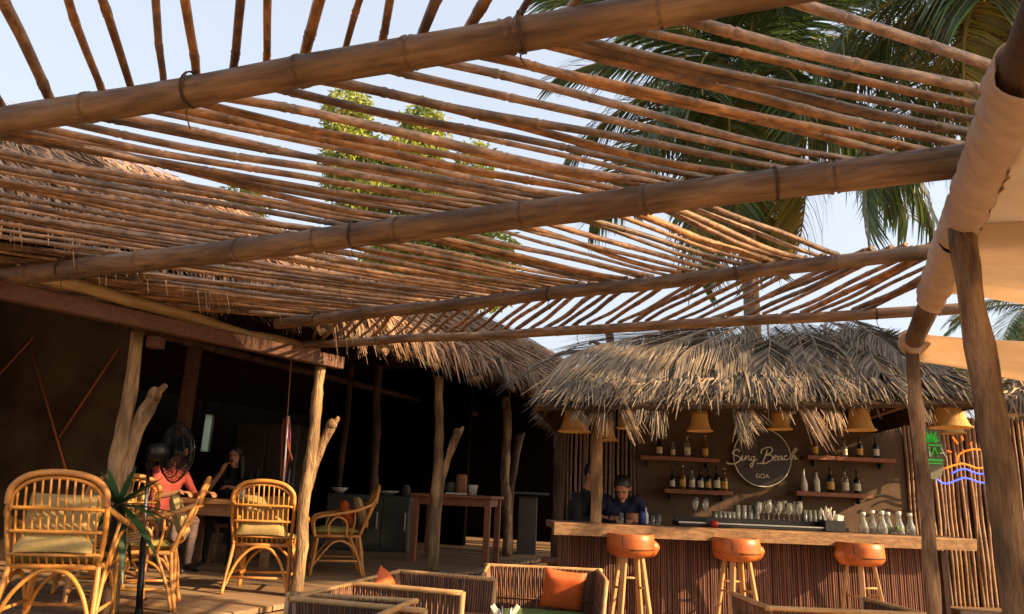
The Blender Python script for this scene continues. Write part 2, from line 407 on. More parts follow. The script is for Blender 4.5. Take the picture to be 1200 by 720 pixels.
# bay 1: measured along the first pole, running back over the viewer's head
for px in (-30, 8, 62, 121, 155, 192, 230, 271, 311, 355, 402, 445, 492, 545, 600, 662, 722, 790, 860, 940):
    p = onz(px, 148-.172*px-12, HS).to_2d(); az = R(-20+rnd.gauss(0, 1.5))
    q = isect(p, az, *B[0]); d = (p-q).normalized()
    o = obj('slat', rnd.choice(slat_me), perg)
    A = Vector((*(q-d*.1), HS)); E = Vector((*(p+d*rnd.uniform(.05, .1)), HS+.004))
    align(o, A, E); k = rnd.uniform(.9, 1.1); o.scale.y = o.scale.z = k
slats(1, 2, lerpf([(-3.2, 64), (-1.5, 64), (-.4, 68), (1.5, 73)]), lerpf([(-2.5, .090), (-.5, .084), (.3, .074), (1.6, .070)]), -.35, 6.2, jit=.34)
slats(2, 3, lerpf([(-1.8, 76), (-.8, 72), (0, 64), (.6, 58), (1.6, 53), (2.1, 49)]), .080, .02, 4.15, jit=.3)
slats(3, 4, lerpf([(-1.6, -20), (-.5, -17), (.6, -12.5), (1.5, -10), (2.2, -2)]), .094, .1, 4.75, jit=.22, azj=1.2)

for i in (1, 2, 3, 4):
    a, b = B[i]
    for k in range(3):
        t = (k+rnd.uniform(.2, .8))/3; c = a.lerp(b, t); c.z = HS-.02-BR[i]; d = (b-a).normalized(); n1 = d.cross(Vector((0, 0, 1))).normalized(); rr_ = BR[i]*1.06
        ls_ = MB()
        for q_ in range(2):
            ls_.tube([c+d*(q_-1)*.008+d*.01*math.sin(j*.4+k)+n1*math.cos(2*PI*j/16)*rr_+Vector((0, 0, 1))*math.sin(2*PI*j/16)*rr_ for j in range(16)], .0028, 5, closed=True)
        ls_.tube(smoothcurve([c-Vector((0, 0, rr_)), c-Vector((0, 0, rr_+.03))+n1*.012, c-Vector((0, 0, rr_+.05+rnd.uniform(0, .04)))+d*.015], 3), .0025, 5)
        ls_.build('lashing', 'rope_dark', perg)
# right hand side beam and its posts
def rough(b, amp, freq, seed):
    b.v = [tuple(Vector(v)+Vector((noise.noise((v[0]*freq+seed, v[1]*freq, v[2]*freq*.4)), noise.noise((v[0]*freq, v[1]*freq+seed, v[2]*freq*.4)), 0))*amp) for v in b.v]; return b
def wood_post(name, parent, a, b, ra, rb, m='trunk', seed=1, wob=.03, seg=34, n=18):
    P = pole_pts(a, b, seg, wob, seed)
    rs = []
    for i in range(seg+1):
        k = 1+.10*noise.noise((seed*2.3, i*.35, 3)); kn = noise.noise((seed*5.1, i*.55, 8)); k += max(0, kn-.28)*.7
        rs.append((ra+(rb-ra)*i/seg)*k)
    return rough(rough(MB().tube(P, rs, n), ra*.2, 14, seed), ra*.06, 60, seed).build(name, m, parent)
sa, sb = onz(1072, 398, 2.47), onz(1186, 118, 2.47)
sa, sb = extend(sa, sb, .25, 2.0)
sbm = MB(); Lsb = (sb-sa).length
sbm.tube([(Lsb*i/14, .02*noise.noise((i*.5, 2, 1)), .015*noise.noise((i*.5, 7, 1))) for i in range(15)], [.056*(1+.08*noise.noise((i*.9, 4, 4))) for i in range(15)], 14)
sbm.v = [(v[0]/Lsb, v[1], v[2]) for v in sbm.v]
o = sbm.build('side_beam', 'trunk_dark', perg); align(o, sa, sb); o['label'] = 'dark wooden pole along the right side carrying the bamboo cross poles'
# far post: top under the beam, foot on the sand
ft = onz(1069, 412, 2.41); fbm = ony(1098, 735, ft.y-.02); k = (ft-fbm); foot = fbm - k*(fbm.z+.1)/k.z
wood_post('post', perg, foot, ft, .043, .039, 'trunk', 3, .03)
nt_ = onz(1128, 268, 2.41); nb = ony(1186, 715, nt_.y-.03); k = (nt_-nb); foot2 = nb-k*(nb.z+.1)/k.z
wood_post('post', perg, foot2, nt_, .052, .045, 'trunk', 5, .025)
wood_post('post', perg, Vector((sb.x-.05, sb.y+.2, -.1)), Vector((sb.x-.05, sb.y+.2, 2.42)), .07, .06, 'trunk', 6, .03)

# ------------------------------------------------------------------ canopy cloth on the right
def cloth(y0, y1, label, drop=.42, wid=2.3, z0=2.5, sag=.16, seed=0, zfar=None):
    # along the side beam between beam positions y0..y1 (world Y on the beam axis), falling to the right
    dirb = (sb-sa); 
    def beam(Y): t = (Y-sa.y)/dirb.y; return sa+dirb*t
    nu, nv = 44, 30; vs = []
    for j in range(nv+1):
        v = j/nv
        for i in range(nu+1):
            u = i/nu; p = beam(y0+(y1-y0)*u)+Vector((0, 0, z0-sa.z)) - DT*(v*wid)
            s = 4*u*(1-u)
            p.z += -drop*v*(.6+.4*v) - sag*s*(.35+.65*math.sin(PI*min(1, v*1.0)*.9)) + .05*noise.noise((u*4+seed, v*2.5, seed)) + .022*noise.noise((u*14+v*5+seed, v*3, seed+3)) + .03*(1-v)**3*noise.noise((u*22+seed, v*2, 7))
            vs.append(p)
    fs = [[j*(nu+1)+i, j*(nu+1)+i+1, (j+1)*(nu+1)+i+1, (j+1)*(nu+1)+i] for j in range(nv) for i in range(nu)]
    b = MB(); b.add(vs, fs, 0, True)
    o = b.build('canopy_cloth', 'cloth')
    md = o.modifiers.new('t', 'SOLIDIFY'); md.thickness = .004
    return tag(o, label, 'cloth')
cloth(.6, 2.86, 'cream cloth shade panel tied over the nearer wooden post top', .40, 2.4, 2.53, .20, 1)
cloth(2.74, 3.72, 'cream cloth shade panel stretched between the two wooden posts', .40, 2.4, 2.50, .22, 2)
cloth(4.62, 5.35, 'low slack cloth strip tied at the farther wooden post top', .40, 2.6, 2.49, .22, 3)
# far end of the side: outer posts that carry the cloth
for Y, lab in ((1.3, 'slim wooden pole at the outer end of the cloth shade, towards the beach'), (3.3, 'slim wooden pole at the outer edge of the middle cloth panel'), (5.0, 'slim wooden pole at the outer end of the low slack cloth strip')):
    t = (Y-sa.y)/(sb.y-sa.y); p = sa+(sb-sa)*t - DT*2.42
    o = wood_post('pole', None, (p.x, p.y, -.1), (p.x, p.y, 2.2), .045, .04, 'trunk', Y, .03); tag(o, lab, 'pole')
# cloth ties knotted round the beam
def tie(y0, y1, label, sd_=0, rad=.083):
    dirb = (sb-sa); b = MB(); P = []; rs = []
    for i in range(19):
        t = (y0+(y1-y0)*i/18-sa.y)/dirb.y; P.append(sa+dirb*t+Vector((0, 0, .0))); rs.append(rad*(1+.16*noise.noise((i*.9, sd_, 2))+.07*math.sin(i*2.1+sd_)))
    b.tube(P, rs, 20)
    rough(b, .03, 22, sd_)
    return tag(b.build('cloth_tie', 'cloth_tie'), label, 'cloth')
def drape(y0, y1, label, seed):
    dirb = (sb-sa); ax_ = dirb.normalized(); rt = -DT; vs = []; nu, nv = 130, 20
    for i in range(nu+1):
        t = (y0+(y1-y0)*i/nu-sa.y)/dirb.y; c = sa+dirb*t
        hem = R(288+10*noise.noise((i*.03, seed, 0)))
        for j in range(nv+1):
            a = R(-12)+(hem-R(-12))*j/nv; r_ = .070+.013*noise.noise((i*.10+j*.2, j*.10, seed))+.009*noise.noise((i*.22-j*.34, j*.08, seed+2))+.004*noise.noise((i*.6+j*.5, j*.2, seed+5))
            if a > PI: r_ += (a-PI)*.012
            vs.append(c+rt*math.cos(a)*r_+Vector((0, 0, 1))*math.sin(a)*r_)
    b = MB(); b.add(vs, [[i*(nv+1)+j, i*(nv+1)+j+1, (i+1)*(nv+1)+j+1, (i+1)*(nv+1)+j] for i in range(nu) for j in range(nv)], 0, True)
    o = b.build('cloth_drape', 'cloth_tie'); md = o.modifiers.new('t', 'SOLIDIFY'); md.thickness = .004
    return tag(o, label, 'cloth')
drape(1.6, 2.72, 'pale cloth hem draped over the dark side beam above the near post', 1)
drape(2.78, 3.66, 'pale cloth hem draped over the dark side beam between the two posts', 4)
tie(4.72, 4.86, 'bunched pale cloth knot where the beam meets the far post', 7, .078)

# ------------------------------------------------------------------ dry palm fronds (lying, local: root at 0, tip along +Y, flat in XY, Z out of the roof)
def dry_frond(seed, L=2.1, nl=46, ll=.6, matn='thatch_grey', wide=1.0):
    rr = random.Random(seed); b = MB()
    def zz(y): return .05-.10*max(0, y/L-.72)**2*8                     # the end sags
    rp = [(.05*noise.noise((seed, i*.3, 0))*i/10, L*i/10, zz(L*i/10)) for i in range(11)]
    b.tube(rp, [.017-.0013*i for i in range(11)], 5)
    base_ang = rr.uniform(27, 37)
    for sgn in (-1, 1):
        for i in range(nl):
            t = .05+.95*i/(nl-1); y = L*t
            x0 = .05*noise.noise((seed, t*3, 0))*t; l = ll*(.75+.75*math.sin(PI*min(1, t*.72+.16)))*rr.uniform(.85, 1.1)
            grp = noise.noise((seed*3.3, t*7, sgn*2))
            ang = R((base_ang+9*grp+rr.gauss(0, 2.2))*(1-.52*t)+3)
            ang2 = ang*(.62+.2*grp)
            wd = rr.uniform(.0065, .0105)
            d1 = Vector((sgn*math.sin(ang), math.cos(ang), 0)); d2 = Vector((sgn*math.sin(ang2), math.cos(ang2), 0))
            if rr.random() < .07: d2 = (d2+Vector((rr.uniform(-.5, .5), rr.uniform(-.3, .3), rr.uniform(-.3, .4)))).normalized()
            p0 = Vector((x0, y, zz(y)-.004)); p1 = p0+d1*l*.45; p2 = p1+d2*l*.55
            p1.z = zz(p1.y)-.012+.022*grp+rr.uniform(-.008, .012); p2.z += 0; p2.z = zz(p2.y)-.05+.03*grp+rr.uniform(-.02, .015)+ (d2.z*l*.5)
            tw = Vector((0, 0, sgn*.45+rr.uniform(-.45, .45)))
            a0 = (Vector((-d1.y, d1.x, 0))+tw).normalized()*wd; a1 = (Vector((-d2.y, d2.x, 0))+tw).normalized()*wd
            b.add([p0-a0*.6, p0+a0*.6, p1-a0, p1+a0, p2-a1*.2, p2+a1*.2], [[0, 1, 3, 2], [2, 3, 5, 4]], 0)
    return b.mesh('palm_frond', matn)
fr_grey = [dry_frond(i, 2.0, 84, .66) for i in range(6)]
fr_red = [dry_frond(20+i, 1.9, 70, .6, 'thatch') for i in range(4)]
def dry_tuft(seed, matn, L=.75, nb=64):
    rr = random.Random(seed); b = MB()
    for k in range(nb):
        a = R(rr.gauss(0, 11)); l = L*rr.uniform(.5, 1.0); x0 = rr.uniform(-.05, .05); y0 = rr.uniform(0, .22)*L; z0 = rr.uniform(-.03, .03)
        d = Vector((math.sin(a), math.cos(a), rr.uniform(-.12, .12))); p0 = Vector((x0, y0, z0)); p1 = p0+d*(l-y0)*.55; d2 = Vector((math.sin(a*.4)+rr.uniform(-.08, .08), 1, rr.uniform(-.12, .12))); p2 = p1+d2*(l-y0)*.45
        wv = Vector((math.cos(a), -math.sin(a), rr.uniform(-.7, .7))).normalized()*rr.uniform(.006, .0105)
        b.add([p0-wv*.6, p0+wv*.6, p1-wv, p1+wv, p2-wv*.2, p2+wv*.2], [[0, 1, 3, 2], [2, 3, 5, 4]], 0)
    return b.mesh('palm_frond', matn)
tufts = [dry_tuft(60+i, 'thatch_grey' if i % 3 else 'thatch') for i in range(6)]
def place_frond(me, parent, root, dirv, normal, sc=1, droop=0):
    o = obj('palm_frond', me, parent)
    y = dirv.normalized(); z = (normal-y*normal.dot(y)).normalized(); x = y.cross(z)
    mtx = Matrix(((x.x, y.x, z.x), (x.y, y.y, z.y), (x.z, y.z, z.z)))
    o.rotation_mode = 'QUATERNION'; o.rotation_quaternion = mtx.to_quaternion(); o.location = root; o.scale = (sc*rnd.uniform(.85, 1.15), sc, sc)
    return o
def thatch(e0, e1, r0_, r1_, count, lmin=.45, lmax=1.0, over=.3, lift=.10, seed=0, fringe=0, wd=.011, spread=.30):
    """loose leaf blades over the slope eave(e0,e1) - ridge(r0,r1); blades run down slope"""
    rr = random.Random(seed); b = MB()
    nrm = (e1-e0).cross(r0_-e0).normalized()
    if nrm.z < 0: nrm = -nrm
    for k in range(count+fringe):
        u = rr.random(); l = rr.uniform(lmin, lmax); S_ = max((e0.lerp(e1, u)-r0_.lerp(r1_, u)).length, .05)
        v = rr.random() if k < count else rr.uniform(.5, .9)*l/S_
        if k < count: v = min(1, max(v, (l-.08)/S_+rr.uniform(0, .08)))
        clump = noise.noise((u*14+seed, v*5, seed))
        top = e0.lerp(e1, u).lerp(r0_.lerp(r1_, u), v)
        dn = (e0.lerp(e1, u)-r0_.lerp(r1_, u)).normalized()
        side = (e1-e0).normalized()
        d = (dn+side*(clump*.75+rr.gauss(0, spread))).normalized()
        base = top+nrm*(rr.uniform(.02, lift)+.05*clump)
        p1 = base+d*l*.5+nrm*rr.uniform(-.03, .07); p2 = p1+d*l*.5+Vector((0, 0, -rr.uniform(0, .12)))
        if k >= count:
            p2 = p1+Vector((d.x*.5, d.y*.5, d.z))*l*.4+Vector((0, 0, -over*rr.uniform(.1, 1)*(.4+max(0, clump)*1.6)))
        wv = d.cross(nrm).normalized(); wv = (wv+nrm*rr.uniform(-.9, .9)).normalized()*wd*rr.uniform(.6, 1.5)
        b.add([base-wv*.5, base+wv*.5, p1-wv, p1+wv, p2-wv*.2, p2+wv*.2], [[0, 1, 3, 2], [2, 3, 5, 4]], 0)
    return b

# ------------------------------------------------------------------ long thatched hut on the left
hut = thing('thatched_hut', 'long open sided thatched restaurant hut with dark interior and rough wooden posts', 'hut', dk(3, 3, 0))
hut_inv = Matrix.Translation(-Vector(hut.location))
def hp(o):           # world-built part -> child of the hut, keeping its place
    o.parent = hut; o.matrix_parent_inverse = hut_inv; return o
la, lb = onz(0, 340, 2.5), onz(400, 426, 2.5)
la2, lb2 = extend(la, lb, 2.2, 0)
dl = (lb2-la2); ang = math.atan2(dl.y, dl.x)
hp(MB().box((la2+lb2)/2, (dl.length, .085, .115), Matrix.Rotation(ang, 3, 'Z'), bev=.006).build('front_beam', 'timber_red'))['label'] = 'square reddish timber along the hut front'
# mossy bamboo lying along the top of that beam
bm_a, bm_b = onz(20, 318, 2.62), onz(372, 412, 2.62)
me = bamboo_mesh(.048, 77, (bm_b-bm_a).length, 'bamboo_pale', 12, .45, .03, 1.06); o = hp(obj('plate_pole', me)); align(o, bm_a, bm_b)
# posts: (foot px on deck, top px at height)
def hut_post(fx, fy, tx, ty, tz, ra, rb, seed, m='trunk'):
    a = onz(fx, fy, DZ); d = ray(tx, ty)
    t = (tz-EYE)/d.z; b = EV+d*t
    b = Vector((a.x+(b.x-a.x)*.0, a.y, tz)); q = ony(tx, ty, a.y); b = Vector((q.x, a.y, tz))
    return hp(wood_post('post', None, a, b, ra, rb, m, seed, .05)), a, b
p1o, p1a, p1b = hut_post(117, 722, 160, 395, 2.44, .056, .046, 11, 'post_pale')
p2o, p2a, p2b = hut_post(345, 699, 377, 420, 2.44, .052, .046, 12, 'post_pale')
p4o, p4a, p4b = hut_post(506, 671, 517, 420, 2.75, .058, .05, 13, 'post_pale')
p5o, p5a, p5b = hut_post(594, 652, 593, 465, 2.85, .075, .065, 14)
p3o, p3a, p3b = hut_post(434, 644, 446, 412, 3.3, .065, .06, 15, 'trunk_dark')
p6 = onz(192, 655, DZ); hp(MB().box((p6.x, p6.y, (DZ+3.2)/2), (.14, .14, 3.2-DZ), bev=.008).build('post', 'timber_red'))
p7 = onz(392, 640, DZ); hp(wood_post('post', None, p7, p7+Vector((0, 0, 2.9)), .05, .045, 'trunk_dark', 17, .05))
lp = la2+dl.normalized()*.25; hp(wood_post('post', None, (lp.x, lp.y, DZ), (lp.x, lp.y, 2.43), .065, .055, 'trunk', 18, .04))
# block between post 1 and the beam
q = ony(170, 402, p1a.y-.02); hp(MB().box((q.x+.03, q.y+.1, 2.385), (.1, .1, .08)).build('bracket_block', 'timber_red'))
# forked trunks lashed beside the posts
def fork(px, Y, rad, seed, m='trunk', tip=.1):
    pts = [ony(x, y, Y) for x, y in px]
    pts = smoothcurve([p+Vector((0, .02*math.sin(i), 0)) for i, p in enumerate(pts)], 5); n_ = len(pts)
    rs = [rad*(1+.12*noise.noise((seed, i*.5, 1)))*(1+ (tip*8)*max(0, i/n_-.82)*rad/.06) for i in range(n_)]
    b = MB(); b.tube(pts, rs, 12)
    e = pts[-1]; d = (pts[-1]-pts[-3]).normalized()
    b.tube([e-d*.02, e+d*rad*.4, e+d*rad*.9, e+d*rad*1.3], [rad*1.12, rad*1.15, rad*.95, rad*.6], 14)
    b.tube(smoothcurve([e-d*.02, e+d*rad*.8+Vector((rad*.6, 0, 0)), e+d*rad*1.9+Vector((rad*.9, 0, 0))], 3), [rad*.7]*3+[rad*.55]*2+[rad*.45, rad*.3], 9)
    rough(b, rad*.34, 17, seed); rough(b, rad*.13, 48, seed+5)
    return hp(b.build('forked_brace', m))
fork([(130, 722), (138, 600), (153, 520), (180, 464)], p1a.y+.02, .05, 1)
fork([(348, 698), (357, 590), (370, 540), (388, 498)], p2a.y+.06, .042, 2)
fork([(509, 670), (513, 590), (522, 545), (536, 508)], p4a.y+.06, .046, 3)
fork([(597, 651), (597, 590), (601, 555), (608, 515)], p5a.y+.06, .06, 4, 'trunk_dark')
# ridge, eave, roof slopes
EZ = 2.80
e_near, e_far = onz(-60, 228, EZ), onz(655, 462, EZ)
ax2 = (e_far-e_near); ax2.z = 0; ax2.normalize()
e_near = e_near-ax2*.9
nh = Vector((-ax2.y, ax2.x, 0))                       # towards the hut's inside (left)
rg = 3.1
Vn = Vector((math.cos(AX), -math.sin(AX), 0))
def onplane(x, y, p0, n_):
    d = ray(x, y); return EV+d*((p0-EV).dot(n_)/d.dot(n_))
ridge_z = onplane(300, 262, e_near+nh*rg, nh).z
r_near, r_far = e_near+nh*rg, e_far+nh*rg
r_near.z = r_far.z = ridge_z
e_vis = e_far.copy(); e_far = e_far+ax2*4.6; r_far = r_far+ax2*4.2
print('hut', [tuple(round(c, 2) for c in v) for v in (e_near, e_far, r_near, r_far)])
b_near, b_far = e_near+nh*rg*2, e_far+nh*rg*2
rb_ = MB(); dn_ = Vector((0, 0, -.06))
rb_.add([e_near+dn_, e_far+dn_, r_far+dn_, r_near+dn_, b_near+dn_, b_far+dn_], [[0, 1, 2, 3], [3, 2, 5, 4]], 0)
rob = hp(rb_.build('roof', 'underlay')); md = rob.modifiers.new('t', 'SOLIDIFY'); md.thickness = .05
def sub(o, par):
    o.parent = par; o.matrix_parent_inverse = (Matrix.Translation(Vector(hut.location))).inverted() if par.parent is hut else Matrix(); return o
th = thatch(e_near, e_far, r_near, r_far, 15000, .45, .95, .32, .13, 3, 1500, .0085, .2); o = hp(th.build('thatch', 'thatch_red')); o['kind'] = 'stuff'
th = thatch(b_near, b_far, r_near, r_far, 2600, .6, 1.1, .2, .12, 4, 0, .016); o = hp(th.build('thatch', 'thatch_red')); o['kind'] = 'stuff'
# far end hip slope
h_e = e_far+ax2*.7+nh*2.2
# dry fronds over the visible slope
S_h = (e_near-r_near).length
for k in range(60):
    u = rnd.uniform(0, .8); v = rnd.uniform(.4, .98)
    root = e_near.lerp(e_far, u).lerp(r_near.lerp(r_far, u), v)
    dn = (e_near-r_near).normalized(); nrm = (e_far-e_near).cross(r_near-e_near).normalized()
    if nrm.z < 0: nrm = -nrm
    o = hp(place_frond(rnd.choice(fr_red), None, root+nrm*.05, dn+ax2*rnd.uniform(-.35, .35), nrm, min(1.0, (v*S_h+.1)/2.55)))
# loose tufts hanging from the eave over the pergola slats
for px, py, L in ((252, 378, .5), (262, 372, .42), (275, 368, .4), (318, 380, .38), (338, 392, .42), (400, 402, .4), (415, 404, .45), (440, 408, .4), (470, 425, .5), (505, 432, .55), (528, 444, .5), (560, 452, .6), (600, 458, .6), (630, 464, .6)):
    ez = onz(px, py-18, EZ-.02); tip = ony(px, py, ez.y-.04); root = tip+nh*.25+Vector((rnd.uniform(-.1, .1), 0, L*.8)); dv = tip-root
    o = hp(place_frond(rnd.choice(tufts), None, root, dv, -nh+Vector((0, 0, .35)), dv.length/.75)); o.scale.x = rnd.uniform(.6, 1.0)
# rafters and purlin seen from inside
for i in range(15):
    u = (i+.3)/15; a = e_near.lerp(e_far, u)+Vector((0, 0, -.14)); b = r_near.lerp(r_far, u)+Vector((0, 0, -.14))
    hp(MB().tube([a, b], .035, 6).build('rafter', 'trunk'))
a = dk(-1.0, 3.0, 3.0); b = dk(9, 3.0, 3.0); hp(MB().tube([a, b], .05, 8).build('tie_beam', 'trunk_dark'))
# walls
def wall(name, a, b, z0, z1, th_, m):
    a, b = Vector(a), Vector(b); d = b-a; an = math.atan2(d.y, d.x)
    c = (a+b)/2; return hp(MB().box((c.x, c.y, (z0+z1)/2), (d.length, th_, z1-z0), Matrix.Rotation(an, 3, 'Z')).build(name, m))
wY = 8.35
wl = ony(-330, 500, wY); wr = ony(148, 500, wY)
wall('side_wall', (wl.x, wY+.5), (wr.x, wY), DZ, 3.9, .12, 'mud')
bk0, bk1 = dk(-4.2, 6.2), dk(9.4, 6.2)
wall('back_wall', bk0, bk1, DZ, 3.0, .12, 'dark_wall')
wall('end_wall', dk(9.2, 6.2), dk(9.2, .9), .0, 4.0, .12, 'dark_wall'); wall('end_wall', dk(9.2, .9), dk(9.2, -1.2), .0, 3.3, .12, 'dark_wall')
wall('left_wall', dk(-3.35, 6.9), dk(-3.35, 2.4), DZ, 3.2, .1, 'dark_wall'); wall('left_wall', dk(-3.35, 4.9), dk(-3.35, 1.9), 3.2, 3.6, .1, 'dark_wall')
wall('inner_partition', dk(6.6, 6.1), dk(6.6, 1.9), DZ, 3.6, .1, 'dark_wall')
# thin cords on the mud wall
for (x0, y0, x1, y1) in ((26, 405, 76, 566), (137, 408, 62, 512), (30, 392, -20, 440)):
    a = ony(x0, y0, wY-.1+.0); b = ony(x1, y1, wY-.12)
    t_ = (a.x-wl.x)/(wr.x-wl.x); a.y = wY+.5*(1-t_)-.085; t_ = (b.x-wl.x)/(wr.x-wl.x); b.y = wY+.5*(1-t_)-.085
    hp(MB().tube([a, b], .012, 6).build('wall_cord', 'rope_red'))
# bright doorway panes deep inside
def inner_box(name, px0, py0, px1, py1, Y, dep, m, label, cat):
    a, b = ony(px0, py0, Y), ony(px1, py1, Y); c = (a+b)/2
    o = MB().box((0, 0, 0), (abs(b.x-a.x), dep, abs(a.z-b.z)), bev=.01).build(name, m, None, (c.x, Y+dep/2, c.z))
    return tag(o, label, cat) if label else hp(o)
# back wall window
def back_hit(px, py):
    n_ = -DT; return onplane(px, py, bk0, n_)
h0, h1 = back_hit(231, 505), back_hit(258, 505)
zt, zb = back_hit(245, 486).z, back_hit(245, 530).z
for ch in [c for c in hut.children if c.name.startswith('back_wall')]: bpy.data.objects.remove(ch)
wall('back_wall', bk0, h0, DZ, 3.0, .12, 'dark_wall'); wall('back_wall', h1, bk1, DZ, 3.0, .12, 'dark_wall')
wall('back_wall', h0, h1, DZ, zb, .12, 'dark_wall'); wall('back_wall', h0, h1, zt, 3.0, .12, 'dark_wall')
hm = h0.lerp(h1, .55)
wall('window_pane', h0, hm, zb, zt, .02, 'pane'); wall('shutter', hm+(h1-h0).normalized()*.03, h1, zb, zt, .03, 'grey_panel')

# ------------------------------------------------------------------ things inside the hut
def cabinet(px0, py0, px1, Y, dep, m, label, name='cabinet', doors=2, cat='cabinet'):
    a, b = ony(px0, py0, Y), ony(px1, py0, Y); wd = b.x-a.x; h = a.z-DZ
    t = thing(name, label, cat, ((a.x+b.x)/2, Y+dep/2, DZ))
    MB().box((0, 0, h/2), (wd, dep, h), bev=.012).build('carcass', m, t)
    for k in range(doors):
        d = MB().box((-wd/2+wd*(k+.5)/doors, -dep/2-.012, h/2), (wd/doors-.03, .022, h-.08), bev=.006).build('door', m, t)
        MB().box((-wd/2+wd*(k+.5)/doors+wd/doors*.36, -dep/2-.032, h*.55), (.02, .02, .25)).build('handle', 'steel', d)
    return t
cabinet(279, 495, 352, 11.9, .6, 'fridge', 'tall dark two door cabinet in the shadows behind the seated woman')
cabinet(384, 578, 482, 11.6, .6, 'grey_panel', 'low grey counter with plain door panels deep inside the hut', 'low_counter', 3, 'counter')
def lathe_thing(name, prof, m, label, cat, loc, group=None, n=14):
    return tag(MB().lathe(prof, n).build(name, m, None, loc), label, cat, group)
za = ony(400, 578, 11.6).z
for px, nm, lab, pr, m in ((398, 'bowl', 'pale bowl on the low grey counter', [(.05, 0), (.12, .06), (.13, .08), (.12, .078), (.05, .02)], 'white'),
                           (455, 'bowl', 'wide white dish on the right part of the low grey counter', [(.06, 0), (.17, .05), (.18, .06), (.05, .02)], 'white'),
                           (476, 'jar', 'stubby grey jar at the end of the low grey counter', [(.06, 0), (.07, .1), (.05, .14), (.05, .16)], 'grey_panel')):
    p = ony(px, 574, 11.8); lathe_thing(nm, pr, m, lab, nm, (p.x, 11.8, za+.001))
# high table with cups
def table(name, label, cx, cy, z0, h, wx, wy, rz, m, leg=.06, apron=.1, top=.04):
    t = thing(name, label, 'table', (cx, cy, z0), rz)
    MB().box((0, 0, h-top/2), (wx, wy, top), bev=.006).build('tabletop', m, t)
    for sx in (-1, 1):
        for sy in (-1, 1): MB().box((sx*(wx/2-leg*.9), sy*(wy/2-leg*.9), (h-top)/2), (leg, leg, h-top), bev=.005).build('leg', m, t)
    for s in (-1, 1):
        MB().box((0, s*(wy/2-leg*.9), h-top-apron/2), (wx-leg*2.8, .022, apron)).build('apron', m, t)
        MB().box((s*(wx/2-leg*.9), 0, h-top-apron/2), (.022, wy-leg*2.8, apron)).build('apron', m, t)
    return t
tb = ony(536, 580, 10.2); thh = tb.z-DZ
table('high_table', 'reddish wooden high table holding cups at the edge of the deck', tb.x, 10.45, DZ, thh, 1.12, .75, R(-12), 'table_red', .075, .1)
def on_table(px, Y): return Vector((ony(px, 575, Y).x, Y, tb.z+.001))
lathe_thing('paper_cup', [(.05, 0), (.068, .13), (.07, .135), (.06, .13), (.045, .01)], 'white', 'white cup on the reddish high table', 'cup', on_table(554, 10.35))
lathe_thing('tall_jar', [(.075, 0), (.08, .02), (.08, .22), (.07, .25), (.07, .27)], 'table_red', 'tall dark red canister on the reddish high table', 'canister', on_table(540, 10.45))
lathe_thing('glass_jar', [(.05, 0), (.055, .1), (.055, .15), (.045, .16)], 'grey_panel', 'small grey jar beside the dark red canister', 'jar', on_table(528, 10.4))
lathe_thing('small_bottle', [(.035, 0), (.035, .1), (.015, .13), (.015, .17)], 'dark_bottle', 'small dark bottle at the left edge of the high table', 'bottle', on_table(520, 10.45))
o = MB().box((0, 0, .012), (.28, .2, .02), bev=.004).build('tray', 'white', None, on_table(535, 10.2)); tag(o, 'thin white tray on the front edge of the high table', 'tray')
# pale plinth by the end of the deck
pa, pb_ = ony(610, 578, 12.2), ony(636, 578, 12.2); t = thing('plinth_table', 'pale grey pedestal table in the dark gap before the bar', 'table', ((pa.x+pb_.x)/2-.1, 12.4, 0))
MB().box((.05, 0, pa.z/2-.02), (.30, .3, pa.z-.04), bev=.01).build('pedestal', 'grey_panel', t); MB().box((0, 0, pa.z), (.75, .5, .04), bev=.006).build('tabletop', 'grey_panel', t)
# hanging streamers by post 2
hg = ony(341, 520, 8.2); t = thing('hanging_streamers', 'red and white cloth streamers hanging beside the forked post', 'decoration', (hg.x, 8.2, hg.z))
top = ony(337, 487, 8.2)-hg
for k in range(9):
    m = ('cl_pink', 'white', 'rope_red', 'blue')[k % 4]; a = top+Vector((rnd.uniform(-.05, .05), rnd.uniform(-.05, .05), rnd.uniform(-.05, .0)))
    MB().tube(smoothcurve([a, a+Vector((.03*k/9, .02, -.25)), a+Vector((.06+rnd.uniform(-.06, .06), .0, -.45-rnd.uniform(0, .3)))], 4), .011, 5).build('streamer', m, t)
MB().tube([top, top+Vector((-.05, 0, 1.0))], .006, 5).build('cord', 'rope', t)

